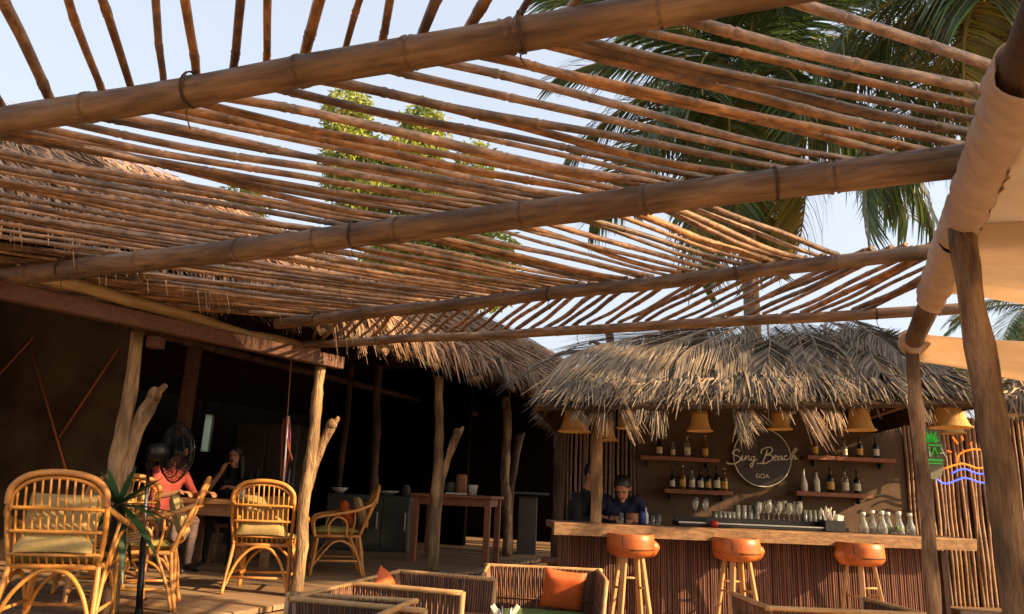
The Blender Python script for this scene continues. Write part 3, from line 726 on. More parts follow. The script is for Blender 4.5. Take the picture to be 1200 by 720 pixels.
# ------------------------------------------------------------------ rattan chairs (local: facing +Y, feet at z 0)
def cane_chair():
    t = thing('rattan_chair', '', 'chair', (0, 0, 0), 0, 'rattan chairs on the deck')
    r = .0165
    def T(name, pts, rad=r, n=7, sm=5, par=t): return MB().tube(smoothcurve(pts, sm) if sm else pts, rad, n).build(name, 'rattan', par)
    for s in (-1, 1):
        T('leg', [(s*.25, .24, .42), (s*.262, .26, .2), (s*.27, .29, 0)]); T('leg', [(s*.225, .235, .42), (s*.245, .265, .2), (s*.262, .29, 0)], .012)
        T('leg', [(s*.25, -.22, .45), (s*.27, -.26, .2), (s*.285, -.31, 0)]); T('leg', [(s*.27, -.12, .42), (s*.28, -.22, .2), (s*.287, -.285, 0)], .013)
        T('back_upright', [(s*.25, -.22, .42), (s*.275, -.30, .65), (s*.275, -.375, .86)])
        T('armrest', [(s*.272, -.36, .80), (s*.33, -.18, .72), (s*.345, .08, .665), (s*.325, .26, .63), (s*.29, .30, .56), (s*.265, .27, .42)], .018)
        T('arm_hoop', [(s*.27, .12, .42), (s*.30, .13, .55), (s*.315, .05, .64), (s*.30, -.06, .58), (s*.275, -.07, .42)], .012)
        T('arm_rod', [(s*.27, -.12, .42), (s*.30, -.15, .58), (s*.318, -.14, .70)], .011)
        T('side_brace', [(s*.265, .27, .10), (s*.265, .06, .36), (s*.272, -.14, .32), (s*.28, -.27, .10)], .012)
        T('stretcher', [(s*.262, .27, .16), (s*.28, -.27, .16)], .012, sm=0)
    arch = [(-.275, -.375, .80), (-.262, -.39, .90), (-.17, -.41, .975), (0, -.42, 1.0), (.17, -.41, .975), (.262, -.39, .90), (.275, -.375, .80)]
    T('back_arch', arch, .02); T('back_arch', [(x*.93, y+.012, z-.035) for x, y, z in arch], .013)
    def backy(z): return -.22-.185*(z-.42)/.45
    def archz(x): return 1.0-.9*(x*x)/.5-.6*x**4*4
    for i in range(11):
        x = -.225+.045*i; zt_ = archz(x)-.035
        T('spindle', [(x, backy(.44), .44), (x, backy(.7)-.01, .7), (x, backy(zt_)+.012, zt_)], .0075, 5, 3)
    for z in (.50, .64, .78):
        hw = .262; yb = backy(z)
        T('back_band', [(-hw, yb+.0, z), (-.13, yb-.018, z), (0, yb-.026, z), (.13, yb-.018, z), (hw, yb, z)], .013, 6, 4)
    T('back_hoop', [(-.275, -.285, .06), (-.2, -.27, .26), (-.1, -.25, .38), (0, -.245, .405), (.1, -.25, .38), (.2, -.27, .26), (.275, -.285, .06)], .0135)
    T('front_hoop', [(-.262, .28, .06), (-.19, .27, .26), (0, .26, .39), (.19, .27, .26), (.262, .28, .06)], .0135)
    T('stretcher', [(-.275, -.27, .14), (.275, -.27, .14)], .012, sm=0); T('stretcher', [(-.262, .28, .13), (.262, .28, .13)], .012, sm=0)
    T('seat_rail', [(-.25, .26, .425), (.25, .26, .425)], .018, sm=0); T('seat_rail', [(-.25, -.22, .425), (.25, -.22, .425)], .018, sm=0)
    for s in (-1, 1): T('seat_rail', [(s*.26, .27, .425), (s*.25, -.23, .425)], .018, sm=0)
    MB().box((0, .02, .425), (.49, .48, .015)).build('seat_panel', 'rattan', t)
    cushion('seat_cushion', .49, .50, .085, 'cush_olive', t, Matrix.Translation((0, .03, .475)))
    cushion('back_cushion', .44, .38, .09, 'cush_beige', t, Matrix.Translation((0, -.235, .69)) @ Matrix.Rotation(R(68), 4, 'X'))
    return t
def cushion(name, wx, wy, th_, m, parent, mtx, nn=12, pinch=.06):
    b = MB(); vs = []
    for side in (1, -1):
        for j in range(nn+1):
            for i in range(nn+1):
                u = 2*i/nn-1; v = 2*j/nn-1
                e = (1-abs(u)**5)*(1-abs(v)**5); h = th_/2*(max(e, 0)**.45)
                px = u*wx/2*(1-pinch*(1-v*v)*.6); py = v*wy/2*(1-pinch*(1-u*u)*.6)
                h += .007*noise.noise((px*11, py*11, side+wx))*e
                vs.append(mtx @ Vector((px, py, side*h)))
    K = (nn+1)**2; fs = []
    for j in range(nn):
        for i in range(nn):
            a = j*(nn+1)+i; q = [a, a+1, a+nn+2, a+nn+1]; fs.append(q); fs.append([K+x for x in q[::-1]])
    b.add(vs, fs, 0, True); return b.build(name, m, parent)
chair0 = cane_chair()
specs = [((62, 742), 14, 'rattan chair with its back turned, nearest the brown mud wall and the spiky plant'),
         ((157, 711), 110, 'rattan chair side on with olive cushions, between the black fan and the dining table'),
         ((306, 692), 6, 'rattan chair with its arched back turned, pulled up to the dining table before the woman'),
         ((392, 672), 106, 'rattan chair side on with a red cushion, apart from the table beside the forked post'),
         ((112, 700), 40, 'rattan chair mostly hidden behind the plant and another rattan chair')]
chairs = []
for i, ((px, py), rz, lab) in enumerate(specs):
    c = chair0 if i == 0 else copy_tree(chair0)
    p = onz(px, py, DZ); c.location = p; c.rotation_euler = (0, 0, R(rz)); c['label'] = lab; c.scale = (.95, .95, .95); chairs.append(c)
c4 = chairs[3]; cz = Matrix.Translation(c4.location) @ Matrix.Rotation(R(106), 4, 'Z')
o = cushion('throw_cushion', .30, .30, .10, 'cush_orange', None, cz @ Matrix.Translation((.1, -.08, .64)) @ Matrix.Rotation(R(68), 4, 'X'))
tag(o, 'small red cushion on the rattan chair beside the forked post', 'cushion')
# dining table
dt = ony(262, 585, 8.55)
table('dining_table', 'plain wooden dining table between the seated woman and the rattan chairs', dt.x, 8.6, DZ, dt.z-DZ, .95, .8, R(-6), 'table_brown', .085, .12, .05)
lathe_thing('drinking_glass', [(.03, 0), (.038, .12), (.035, .12), (.028, .01)], 'white', 'milky drink in a glass on the dining table before the woman', 'glass', (ony(285, 580, 8.8).x, 8.75, dt.z+.001))
lathe_thing('pale_cup', [(.03, 0), (.045, .08), (.04, .08), (.028, .01)], 'cush_olive', 'small yellowish cup beside the milky drink', 'cup', (ony(297, 580, 8.8).x, 8.85, dt.z+.001))

# ------------------------------------------------------------------ pedestal fan
fc = ony(206, 530, 5.75); fbp = onz(161, 728, DZ)
fan = thing('pedestal_fan', 'black pedestal fan with round wire cage beside the spiky plant', 'fan', fbp)
off = fc-fbp
MB().lathe([(.2, 0), (.2, .02), (.17, .035), (.03, .05), (.025, .08)], 24).build('base', 'black', fan)
mt_ = off+Vector((-.16, -.06, -.02))
MB().tube([(0, 0, .06), (mt_.x*.55, mt_.y*.55, .55)], .022, 10).build('pole', 'black_metal', fan)
MB().tube([(mt_.x*.55, mt_.y*.55, .55), (mt_.x, mt_.y, mt_.z-.08)], .013, 8).build('pole', 'steel', fan)
fdir = Vector((.62, .75, .05)).normalized()         # faces right and away
q = fdir.to_track_quat('Z', 'Y').to_matrix()
hub = off
def fr(p): return hub + q @ Vector(p)
b = MB(); b.lathe([(.025, -.21), (.058, -.195), (.066, -.14), (.06, -.07), (.03, -.05)], 16); b.v = [tuple(fr(v)) for v in b.v]; b.build('motor', 'black', fan)
b = MB(); b.tube([fr((0, 0, -.15)), mt_+Vector((0, 0, -.1))], .03, 8); b.build('neck', 'black', fan)
Rf = .225
cage = MB()
for k in range(44):
    a = 2*PI*k/44; c_, s_ = math.cos(a), math.sin(a)
    cage.tube([fr((c_*.04, s_*.04, -.06)), fr((c_*.16, s_*.16, -.055)), fr((c_*Rf, s_*Rf, 0)), fr((c_*.15, s_*.15, .07)), fr((c_*.03, s_*.03, .085))], .0032, 4, False)
for rr_, z in ((Rf, 0), (.19, -.035), (.14, .072), (.19, .045), (.09, .082), (.12, -.058)):
    cage.tube([fr((rr_*math.cos(2*PI*k/32), rr_*math.sin(2*PI*k/32), z)) for k in range(32)], .006 if rr_ == Rf else .0035, 5, closed=True)
cage.build('cage', 'black_metal', fan)
for k in range(3):
    a = 2*PI*k/3+.4; b = MB(); vs = []
    for j in range(6):
        rr_ = .035+.15*j/5; wdt = .035+.05*math.sin(PI*j/6)
        for s in (-1, 1):
            aa = a+s*wdt/rr_*.55; vs.append(fr((rr_*math.cos(aa), rr_*math.sin(aa), .01+s*.018)))
    b.add(vs, [[2*j, 2*j+1, 2*j+3, 2*j+2] for j in range(5)], 0, True); b.build('blade', 'black', fan)
b = MB(); b.lathe([(.035, -.03), (.035, .03), (.02, .045)], 14); b.v = [tuple(fr(v)) for v in b.v]; b.build('hub', 'black', fan)

# ------------------------------------------------------------------ spiky plant tied to the first post
pc = ony(139, 592, 5.0)
pl = thing('spiky_plant', 'dark green spiky leaved plant tied to the first wooden post', 'plant', (pc.x, pc.y, DZ))
def blade(root, d, L, wd, droop, name='leaf', m='leaf_dark', parent=pl):
    d = Vector(d).normalized(); P = []; n_ = 7
    side = d.cross(Vector((0, 0, 1))); side = side.normalized() if side.length > .1 else Vector((1, 0, 0))
    vs = []
    for j in range(n_+1):
        t = j/n_; p = Vector(root)+d*L*t+Vector((0, 0, -droop*t*t)); wv = wd*(.55+1.6*t*(1-t)*1.3)*(1-t**3)+.002
        nz = side.cross(d)*.25*wv
        vs += [p-side*wv+nz, p, p+side*wv+nz]
    b = MB(); b.add(vs, [[3*j+k, 3*j+k+1, 3*j+k+4, 3*j+k+3] for j in range(n_) for k in (0, 1)], 0, True)
    return b.build(name, m, parent)
hc = pc.z-DZ
for tx, ty, dr, wd, dp in ((90, 607, .06, .019, -.1), (118, 552, .0, .022, .05), (126, 548, 0, .018, .15), (160, 548, .0, .018, .1), (192, 560, .02, .022, -.15), (213, 606, .06, .022, .05), (172, 648, .14, .026, -.12), (140, 660, .14, .022, -.1), (205, 622, .12, .024, .1), (112, 575, .0, .02, -.2), (100, 560, .0, .014, .2), (150, 655, .1, .018, .25), (183, 612, .1, .02, -.25), (110, 630, .12, .018, .2)):
    e = ony(tx, ty, pc.y+dp)-Vector((pc.x, pc.y, DZ)); rt = Vector((0, 0, hc)); L = (e-rt).length+dr*.3
    blade(rt, e-rt+Vector((0, 0, dr*1.0)), L, wd*1.25, dr)
for k in range(12):
    a = k*2.399; el_ = R(rnd.uniform(-15, 70)); L = rnd.uniform(.22, .36)
    blade((0, 0, hc), (math.cos(a)*math.cos(el_), math.sin(a)*math.cos(el_), math.sin(el_)), L, rnd.uniform(.014, .02), rnd.uniform(.02, .1))
MB().tube(smoothcurve([(0, 0, hc+.02), (-.01, .02, hc-.25), (-.03, .12, 0.0)], 4), [.03, .03, .03, .03, .035, .035, .035, .035, .04], 9).build('stem', 'trunk_dark', pl)
rw = MB()
for k in range(6):
    z = hc-.24+k*.018
    rw.tube([(-.015+.11*math.cos(2*PI*j/20)+ (p1a.x-pc.x)*.25, .2+.24*math.sin(2*PI*j/20), z+.004*math.sin(j)) for j in range(20)], .009, 5, closed=True)
rw.build('rope_tie', 'rope', pl)

# ------------------------------------------------------------------ wicker armchairs (local facing +Y)
def wicker_chair(name_label, wd=.86, dep=.74, h=.75, sh=.36, seat='cush_green', arm_drop=0.0):
    t = thing('wicker_armchair', name_label, 'armchair', (0, 0, 0), 0, 'low wicker armchairs on the sand')
    fl = .07                                              # outward flare
    def panel(a0, a1, b0, b1, nm):                        # bottom edge a0-a1, top edge b0-b1
        a0, a1, b0, b1 = map(Vector, (a0, a1, b0, b1)); nrm = (a1-a0).cross(b0-a0).normalized()
        s = MB(); k = nrm*.006
        s.add([a0-k, a1-k, b1-k, b0-k, a0+k, a1+k, b1+k, b0+k], [[0, 3, 2, 1], [4, 5, 6, 7], [0, 1, 5, 4], [1, 2, 6, 5], [2, 3, 7, 6], [3, 0, 4, 7]], 0)
        pn = s.build(nm, 'weave_back', t)
        L = (a1-a0).length; n_ = int(L/.0165); st_ = MB()
        for i in range(n_):
            u = (i+.5)/n_; p, q_ = a0.lerp(a1, u), b0.lerp(b1, u)
            for sgn in (-1, 1):
                if rnd.random() < .06: continue
                ph = rnd.uniform(0, 6); P = []
                for j in range(7):
                    v = j/6; P.append(p.lerp(q_, v)+nrm*sgn*(.009+.004*math.sin(v*24+i*PI))+ (a1-a0).normalized()*.003*math.sin(v*9+ph))
                st_.tube(P, .0052, 4, False)
        st_.build('weave', 'weave', pn)['kind'] = 'stuff'
        bd = MB()
        for v in (.0, .36, .62):
            bd.tube([a0.lerp(b0, v)+nrm*.012, a1.lerp(b1, v)+nrm*.012], .008, 5); bd.tube([a0.lerp(b0, v)-nrm*.012, a1.lerp(b1, v)-nrm*.012], .008, 5)
        bd.build('weave_band', 'weave', pn)
        return pn
    x0, x1, y0, y1 = -wd/2, wd/2, -dep/2, dep/2
    bl, br = (x0+fl, y0+fl, .06), (x1-fl, y0+fl, .06); tl, tr = (x0, y0, h), (x1, y0, h)
    fbl, fbr = (x0+fl, y1-.02, .06), (x1-fl, y1-.02, .06); ftl, ftr = (x0, y1, h-arm_drop), (x1, y1, h-arm_drop)
    panel(bl, br, tl, tr, 'back_panel'); panel(bl, fbl, tl, ftl, 'arm_panel'); panel(br, fbr, tr, ftr, 'arm_panel')
    panel((x0+fl, y1-.03, .06), (x1-fl, y1-.03, .06), (x0+fl*.6, y1-.03, sh-.03), (x1-fl*.6, y1-.03, sh-.03), 'front_panel')
    MB().tube(smoothcurve([(x0, y1, h-arm_drop-.01), (x0, y0+.05, h), (x0+.05, y0, h), (x1-.05, y0, h), (x1, y0+.05, h), (x1, y1, h-arm_drop-.01)], 5), .017, 8).build('top_rim', 'weave_pale', t)
    for s, xb in ((-1, x0), (1, x1)):
        MB().tube([(xb-s*fl, y1-.01, 0), (xb, y1+.004, h-arm_drop)], .018, 8).build('front_post', 'weave_pale', t)
        MB().tube([(xb-s*fl, y0+fl, 0), (xb, y0, h)], .016, 8).build('back_post', 'weave', t)
    MB().box((0, 0, sh-.06), (wd-2*fl-.02, dep-fl-.05, .03)).build('seat_base', 'weave_back', t)
    cushion('seat_cushion', wd-2*fl-.01, dep-fl-.03, .12, seat, t, Matrix.Translation((0, .02, sh+.015)))
    return t
def put(t, p, rz, z=0): t.location = (p[0], p[1], z); t.rotation_euler = (0, 0, rz); return t
wA = wicker_chair('wicker armchair facing the camera side, holding an orange cushion, beside the bar front', .98, .78)
# back rim corners measured at the top height
bl_, br_ = onz(612, 664, .75), onz(692, 668, .75)
fl_, fr_ = onz(570, 674, .75), onz(672, 679, .75)
ctr = (bl_+br_+fl_+fr_)/4
rzA = math.atan2((br_-bl_).y, (br_-bl_).x)+PI
print('A', bl_, br_, fl_, fr_)
put(wA, ctr, R(178)); wA.scale = (1, 1, 1)
cA = Matrix.Translation(wA.location) @ Matrix.Rotation(R(178), 4, 'Z')
o = cushion('throw_cushion', .37, .36, .14, 'cush_orange', None, cA @ Matrix.Translation((-.17, -.14, .60)) @ Matrix.Rotation(R(70), 4, 'X') @ Matrix.Rotation(R(6), 4, 'Z'), pinch=.12)
tag(o, 'square orange cushion leaning in the wicker armchair beside the bar', 'cushion')
wB = copy_tree(wA)
wB['label'] = 'wicker armchair turned towards the bar, first one beyond the nearest row at the deck edge'
c1 = onz(345, 702, .75); c2 = onz(412, 684, .75); c3 = onz(468, 670, .75)
rzB = -AX-R(0)-PI/2+PI*0
fB = Vector((math.cos(-AX), math.sin(-AX), 0))            # facing right across the axis
for wc, a, b, lab in ((wB, c1, c2, 'wicker armchair turned side on beside the deck, the one before the forked post'), (copy_tree(wA), c2, c3, 'wicker armchair turned side on beside the deck, the one nearer the wooden step')):
    mid = (a+b)/2; dd = (b-a); dd.z = 0
    f = Vector((dd.y, -dd.x, 0)).normalized()
    wc.location = (mid.x+f.x*.39, mid.y+f.y*.39, 0); wc.rotation_euler = (0, 0, math.atan2(f.y, f.x)-PI/2); wc['label'] = lab
    wc.scale = (dd.length/.98, 1, 1)
    print('B', dd.length, mid)
# orange cushion corner in the second one
q = onz(456, 682, .72); o = cushion('throw_cushion', .34, .34, .13, 'cush_orange', None, Matrix.Translation((q.x-.02, q.y+.02, .60)) @ Matrix.Rotation(R(-24), 4, 'Z') @ Matrix.Rotation(R(75), 4, 'Y') @ Matrix.Rotation(R(45), 4, 'Z'), pinch=.1)
tag(o, 'orange cushion showing one corner in the side-on wicker armchair', 'cushion')
q0, q1 = onz(447, 720, .75), onz(483, 705, .75); dd = (q1-q0).normalized(); f = Vector((-dd.y, dd.x, 0))
wD = copy_tree(wA); wD['label'] = 'wicker armchair turned away with only a sunlit corner of its back showing'
cc = q1-dd*.49+f*.39; put(wD, (cc.x, cc.y), math.atan2(f.y, f.x)-PI/2)
q0, q1 = onz(903, 713, .75), onz(1045, 719, .75); wE = copy_tree(wA); wE['label'] = 'wicker armchair with only its rounded back rim showing, before the right hand bar stools'
dd = (q1-q0); f = Vector((-dd.y, dd.x, 0)).normalized(); cc = (q0+q1)/2+f*.39+dd.normalized()*.1; put(wE, (cc.x, cc.y), math.atan2(f.y, f.x)-PI/2)
# low table with a cutlery tin
tp = ony(592, 712, 5.35); lt = table('low_table', 'low wooden table between the wicker armchairs, carrying a cutlery tin', tp.x+.05, 5.4, 0, .46, .6, .5, R(-10), 'table_brown', .05, .07, .035)
tin = thing('cutlery_tin', 'small metal tin of cutlery and napkins before the wicker armchair', 'tin', (tp.x, 5.35, .461))
MB().lathe([(.05, 0), (.053, .005), (.053, .115), (.055, .12), (.049, .12), (.048, .01)], 18).build('can', 'steel', tin)
for k in range(7):
    a = rnd.uniform(0, 6.28); MB().tube([(.02*math.cos(a), .02*math.sin(a), .02), (.05*math.cos(a), .05*math.sin(a), rnd.uniform(.14, .19))], .006, 5).build('cutlery', 'steel', tin)
for s in (-1, 1): MB().box((s*.06, 0, .15), (.03, .05, .1), Matrix.Rotation(s*R(35), 3, 'Y')).build('napkin', 'white', tin)
# ------------------------------------------------------------------ bar hut
CZ = 1.14
ca, cb = onz(650, 612, CZ), onz(1145, 632, CZ)
cd = (cb-ca); CL = cd.length; cu = cd.normalized(); cn = Vector((-cu.y, cu.x, 0)); cang = math.atan2(cu.y, cu.x)
rotC = Matrix.Rotation(cang, 3, 'Z')
print('counter', ca, cb, CL)
def cp(x, y, z): return ca+cu*x+cn*y+Vector((0, 0, z-CZ))       # along the counter, behind its front edge, height
bar = thing('bar_counter', 'long wooden bar counter with thick slab top and reed clad front', 'bar counter', cp(CL/2, .3, 0), cang)
def bl(x, y, z): return Vector((x-CL/2, y-.3, z))
# live edge slab: strips of planks with uneven front
for k in range(4):
    w0, w1 = k*.145, k*.145+.142
    b = MB(); n_ = 26; vs = []
    for i in range(n_+1):
        x = CL*i/n_
        fr0 = w0+(.012*noise.noise((x*2.2, k, 0)) if k == 0 else 0)
        z0 = CZ-.115 if k == 0 else CZ-.06
        vs += [bl(x, fr0+(.02 if k == 0 else 0), z0), bl(x, fr0, CZ-.012), bl(x, fr0+.01, CZ), bl(x, w1, CZ+.002*noise.noise((x, k, 3))), bl(x, w1, z0)]
    fs = []
    for i in range(n_):
        for j in range(5): fs.append([i*5+j, (i+1)*5+j, (i+1)*5+(j+1) % 5, i*5+(j+1) % 5][::-1])
    fs += [[0, 1, 2, 3, 4][::-1], [n_*5+j for j in range(5)]]
    mm = [1 if (j % 5 in (0,)) else 0 for _ in range(n_) for j in range(5)]+[1, 1]
    b.add(vs, fs); b.m = [mm[i] if k == 0 else 0 for i in range(len(fs))]
    b.build('counter_plank', ['counter', 'counter_edge'], bar)
MB().box(bl(CL/2-.1, .30, .51), (CL-.45, .04, 1.02)).build('front_panel', 'weave_back', bar)
rd = MB(); n_ = int((CL-.45)/.0235)
for i in range(n_):
    x = .125+(CL-.45)*(i+.5)/n_; yy = .27+rnd.uniform(-.004, .004)
    rd.tube([bl(x, yy, 0.0), bl(x+rnd.uniform(-.005, .005), yy, .5), bl(x+rnd.uniform(-.005, .005), yy, 1.022)], [.0105*rnd.uniform(.8, 1.1)]*3, 6, False)
rd.build('reed_cladding', 'reed', bar)['kind'] = 'stuff'
MB().box(bl(CL-.18, .42, .5), (.05, .3, 1.0)).build('end_panel', 'weave_back', bar)
for x in (.15, CL-.45): MB().box(bl(x, .42, .5), (.06, .22, 1.0)).build('support', 'table_brown', bar)

bh = thing('bar_hut', 'beach bar hut with a hipped roof of dry palm fronds over the counter', 'hut', cp(CL/2, 1.2, 0))
bh_inv = Matrix.Translation(-Vector(bh.location))
def bp_(o): o.parent = bh; o.matrix_parent_inverse = bh_inv; return o
WY = 9.25
e0, e1 = ony(626, 470, 6.75), ony(1150, 466, 6.45)
zav = (e0.z+e1.z)/2
k0, k1 = ony(795, 402, 8.5), ony(1000, 388, 8.5)
kz = (k0.z+k1.z)/2
print('bar roof', e0, e1, k0, k1)
eb0 = Vector((e0.x+.55, 10.4, e0.z)); eb1 = Vector((e1.x+.6, 10.4, e1.z))
dn_ = Vector((0, 0, -.05))
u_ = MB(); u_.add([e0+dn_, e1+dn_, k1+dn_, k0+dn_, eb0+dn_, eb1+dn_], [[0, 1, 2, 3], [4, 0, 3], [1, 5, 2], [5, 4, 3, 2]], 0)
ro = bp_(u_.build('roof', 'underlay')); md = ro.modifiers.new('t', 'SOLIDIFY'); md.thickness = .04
for a, b, c, d, n_, fg in ((e0, e1, k0, k1, 3800, 60), (eb0, e0, k0, k0+Vector((.01, 0, 0)), 1500, 60), (e1, eb1, k1, k1+Vector((.01, 0, 0)), 1500, 30), (eb1, eb0, k1, k0, 500, 50)):
    o = bp_(thatch(a, b, c, d, n_, .4, .75, .16, .035, int(a.x*10)+3, fg, .0075, .10).build('thatch', 'thatch_grey')); o['kind'] = 'stuff'
nf = (e1-e0).cross(k0-e0).normalized(); nf = nf if nf.z > 0 else -nf
layers = [(.42, 10), (.60, 11), (.78, 12), (.92, 12), (1.03, 9)]
for li, (v, cnt) in enumerate(layers):
    for k in range(cnt):
        u = (k+.5+rnd.uniform(-.3, .3))/cnt
        root = e0.lerp(e1, u).lerp(k0.lerp(k1, u), v)
        dn = (e0.lerp(e1, u)-k0.lerp(k1, u)).normalized()
        sc = (v*(e0.lerp(e1, u)-k0.lerp(k1, u)).length+rnd.uniform(-.14, .12))/2.72
        bp_(place_frond(rnd.choice(fr_grey), None, root+nf*(.03+.024*li+rnd.uniform(0, .02)), dn+cu*rnd.uniform(-.30, .30), nf, sc))
for a, b, c, cnt in ((eb0, e0, k0, 8), (e1, eb1, k1, 8)):
    nn_ = (b-a).cross(c-a).normalized(); nn_ = nn_ if nn_.z > 0 else -nn_
    for k in range(cnt):
        u = (k+.5)/cnt; m_ = a.lerp(b, u); v = rnd.uniform(.6, 1.0); root = m_.lerp(c, v); bp_(place_frond(rnd.choice(fr_grey), None, root+nn_*.05, (m_-c), nn_, (v*(m_-c).length-.05)/2.65))
# fronds hanging over the eave
for px, py, pz, L in ((703, 516, 6.7, .66), (690, 504, 6.72, .5), (752, 522, 6.62, .7), (768, 518, 6.62, .62), (868, 522, 6.58, .7), (881, 528, 6.56, .66), (897, 508, 6.58, .45), (977, 532, 6.52, .8), (985, 512, 6.52, .5), (1088, 500, 6.5, .5)):
    tip = ony(px, py, pz-.05); root = tip+Vector((rnd.uniform(-.22, .22), .3, L*.86)); dv = tip-root
    o = bp_(place_frond(rnd.choice(tufts), None, root, dv, Vector((0, -1, .35)), dv.length/.75)); o.scale.x = rnd.uniform(.5, .75)
# eave boards, posts
MB_ = lambda a, b, w_, h_, nm, m: bp_(MB().box((a+b)/2, ((b-a).length, w_, h_), (b-a).to_track_quat('X', 'Z').to_matrix()).build(nm, m))
eo = Vector((0, .35, -.02))
MB_(e0+Vector((.35, .35, .06)), e1+Vector((-.3, .35, .06)), .07, .12, 'eave_beam', 'timber_red')
MB_(e0+Vector((.35, .40, .06)), eb0+Vector((.35, 0, .06)), .07, .12, 'eave_beam', 'timber_red'); MB_(e1+Vector((-.3, .40, .06)), eb1+Vector((-.3, 0, .06)), .07, .12, 'eave_beam', 'timber_red')
for k in range(7):
    u = (k+.5)/7; a = e0.lerp(e1, u)+Vector((0, .1, -.01)); b = k0.lerp(k1, u)+Vector((0, 0, -.12)); bp_(MB().tube([a, b], .03, 6).build('rafter', 'bamboo_pale'))
pp = ony(700, 606, (ca+cn*.1).y+.02)
wtop = Vector((ony(699, 490, 7.35).x, 7.35, e0.z+.05))
bp_(wood_post('post', None, (cp(.42, .12, CZ).x, cp(.42, .12, CZ).y, CZ), wtop, .056, .052, 'post_pale', 31, .012))
rp = onz(1090, 622, CZ); rt_ = ony(1084, 478, rp.y); bp_(wood_post('post', None, (rp.x, rp.y, CZ), (rt_.x, rp.y, e1.z+.1), .056, .052, 'post_pale', 32, .012))
# back wall and cane walls
def yw(px, Y): return ony(px, 550, Y).x
bx0, bx1 = yw(746, WY), yw(1060, WY)
bp_(MB().box(((bx0+bx1)/2, WY+.05, 1.4), (bx1-bx0, .1, 2.8)).build('back_wall', 'plaster'))
cane_me = bamboo_mesh(.021, 91, 2.6, 'cane', 7, .4, .008, 1.1)
cane_mg = bamboo_mesh(.019, 92, 2.6, 'cane_dark', 7, .4, .008, 1.1)
x = bx1+.03; i = 0
while x < bx1+3.0:
    Y = WY-.02-(x-bx1)*.10; o = bp_(obj('cane', cane_me)); k = rnd.uniform(.85, 1.1)
    align(o, (x+rnd.uniform(-.006, .006), Y, 0), (x+rnd.uniform(-.008, .008), Y+.0, 2.55+rnd.uniform(-.03, .03))); o.scale.y = o.scale.z = k
    x += .049*rnd.uniform(.92, 1.15)
bp_(MB().box(((bx1+x)/2, WY+.04-(x-bx1)*.05, 1.27), (x-bx1, .02, 2.5), Matrix.Rotation(-.0997, 3, 'Z')).build('cane_backing', 'weave_back'))
x = yw(661, WY)
xl = x
while x < bx0-.02:
    o = bp_(obj('cane', cane_mg)); align(o, (x, WY+.02, 0), (x+rnd.uniform(-.01, .01), WY+.02, 2.5)); k = rnd.uniform(.8, 1.15); o.scale.y = o.scale.z = k
    x += .043*rnd.uniform(.95, 1.35)
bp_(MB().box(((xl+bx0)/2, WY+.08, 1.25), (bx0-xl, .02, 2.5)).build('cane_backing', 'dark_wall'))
wx = yw(655, 9.2); bp_(wood_post('post', None, (wx, 9.2, 0), (wx, 9.2, 2.6), .07, .06, 'trunk_dark', 33, .03))
# low sill at the bottom of the right hand wall
o = MB().box((0, 0, .2), (1.2, .35, .40), bev=.01).build('crate', 'cane', None, (yw(1165, 8.3), 8.35, 0)); tag(o, 'pale wooden box standing at the foot of the cane wall', 'box')

# lampshades
def shade(px, py, wpx, Y, label, zt=None):
    """px,py centre of the rim; wpx rim width"""
    p = ony(px, py, Y); k = wpx/FPX*Y*1.03/2
    t = thing('woven_lampshade', label, 'lampshade', (p.x, Y, p.z), 0, 'woven bell lampshades under the bar eave')
    prof = [(1.0, 0), (.93, .06), (.84, .22), (.74, .5), (.67, .85), (.62, 1.25), (.60, 1.55), (.22, 1.62)]
    pr = [(a*k, z*k) for a, z in prof]
    b = MB(); b.lathe(pr+[(a-.008, z-.006) for a, z in pr[::-1]], 28, capb=False, capt=False); b.build('shade', 'shade', t)
    for a, z in ((1.0, 0), (.62, 1.25)):
        MB().tube([(a*k*math.cos(2*PI*j/28), a*k*math.sin(2*PI*j/28), z*k) for j in range(28)], .007, 5, closed=True).build('rim', 'shade', t)
    MB().tube([(0, 0, 1.55*k), (0, 0, 1.55*k+.35)], .006, 5).build('cord', 'black', t)
    b = MB(); b.lathe([(.012, .9*k), (.03, .75*k), (.034, .62*k), (.02, .5*k)], 10); b.build('bulb', 'white', t)
shade(673, 506, 36, 7.3, 'woven bell lampshade half behind fronds, left of the standing front post')
shade(708, 516, 30, 7.6, 'woven bell lampshade right behind the standing front post')
shade(736, 502, 26, 7.3, 'woven bell lampshade hanging before the grey cane panel')
shade(820, 505, 28, 7.2, 'woven bell lampshade hanging above the upper shelf beside the round sign')
shade(914, 503, 26, 7.2, 'woven bell lampshade hanging over the round sign')
shade(1008, 504, 34, 7.0, 'woven bell lampshade hanging in the open above the other upper shelf')
shade(1114, 501, 44, 6.9, 'woven bell lampshade hanging before the neon sun')
shade(1117, 508, 26, 8.2, 'small woven bell lampshade behind the one before the neon sun')

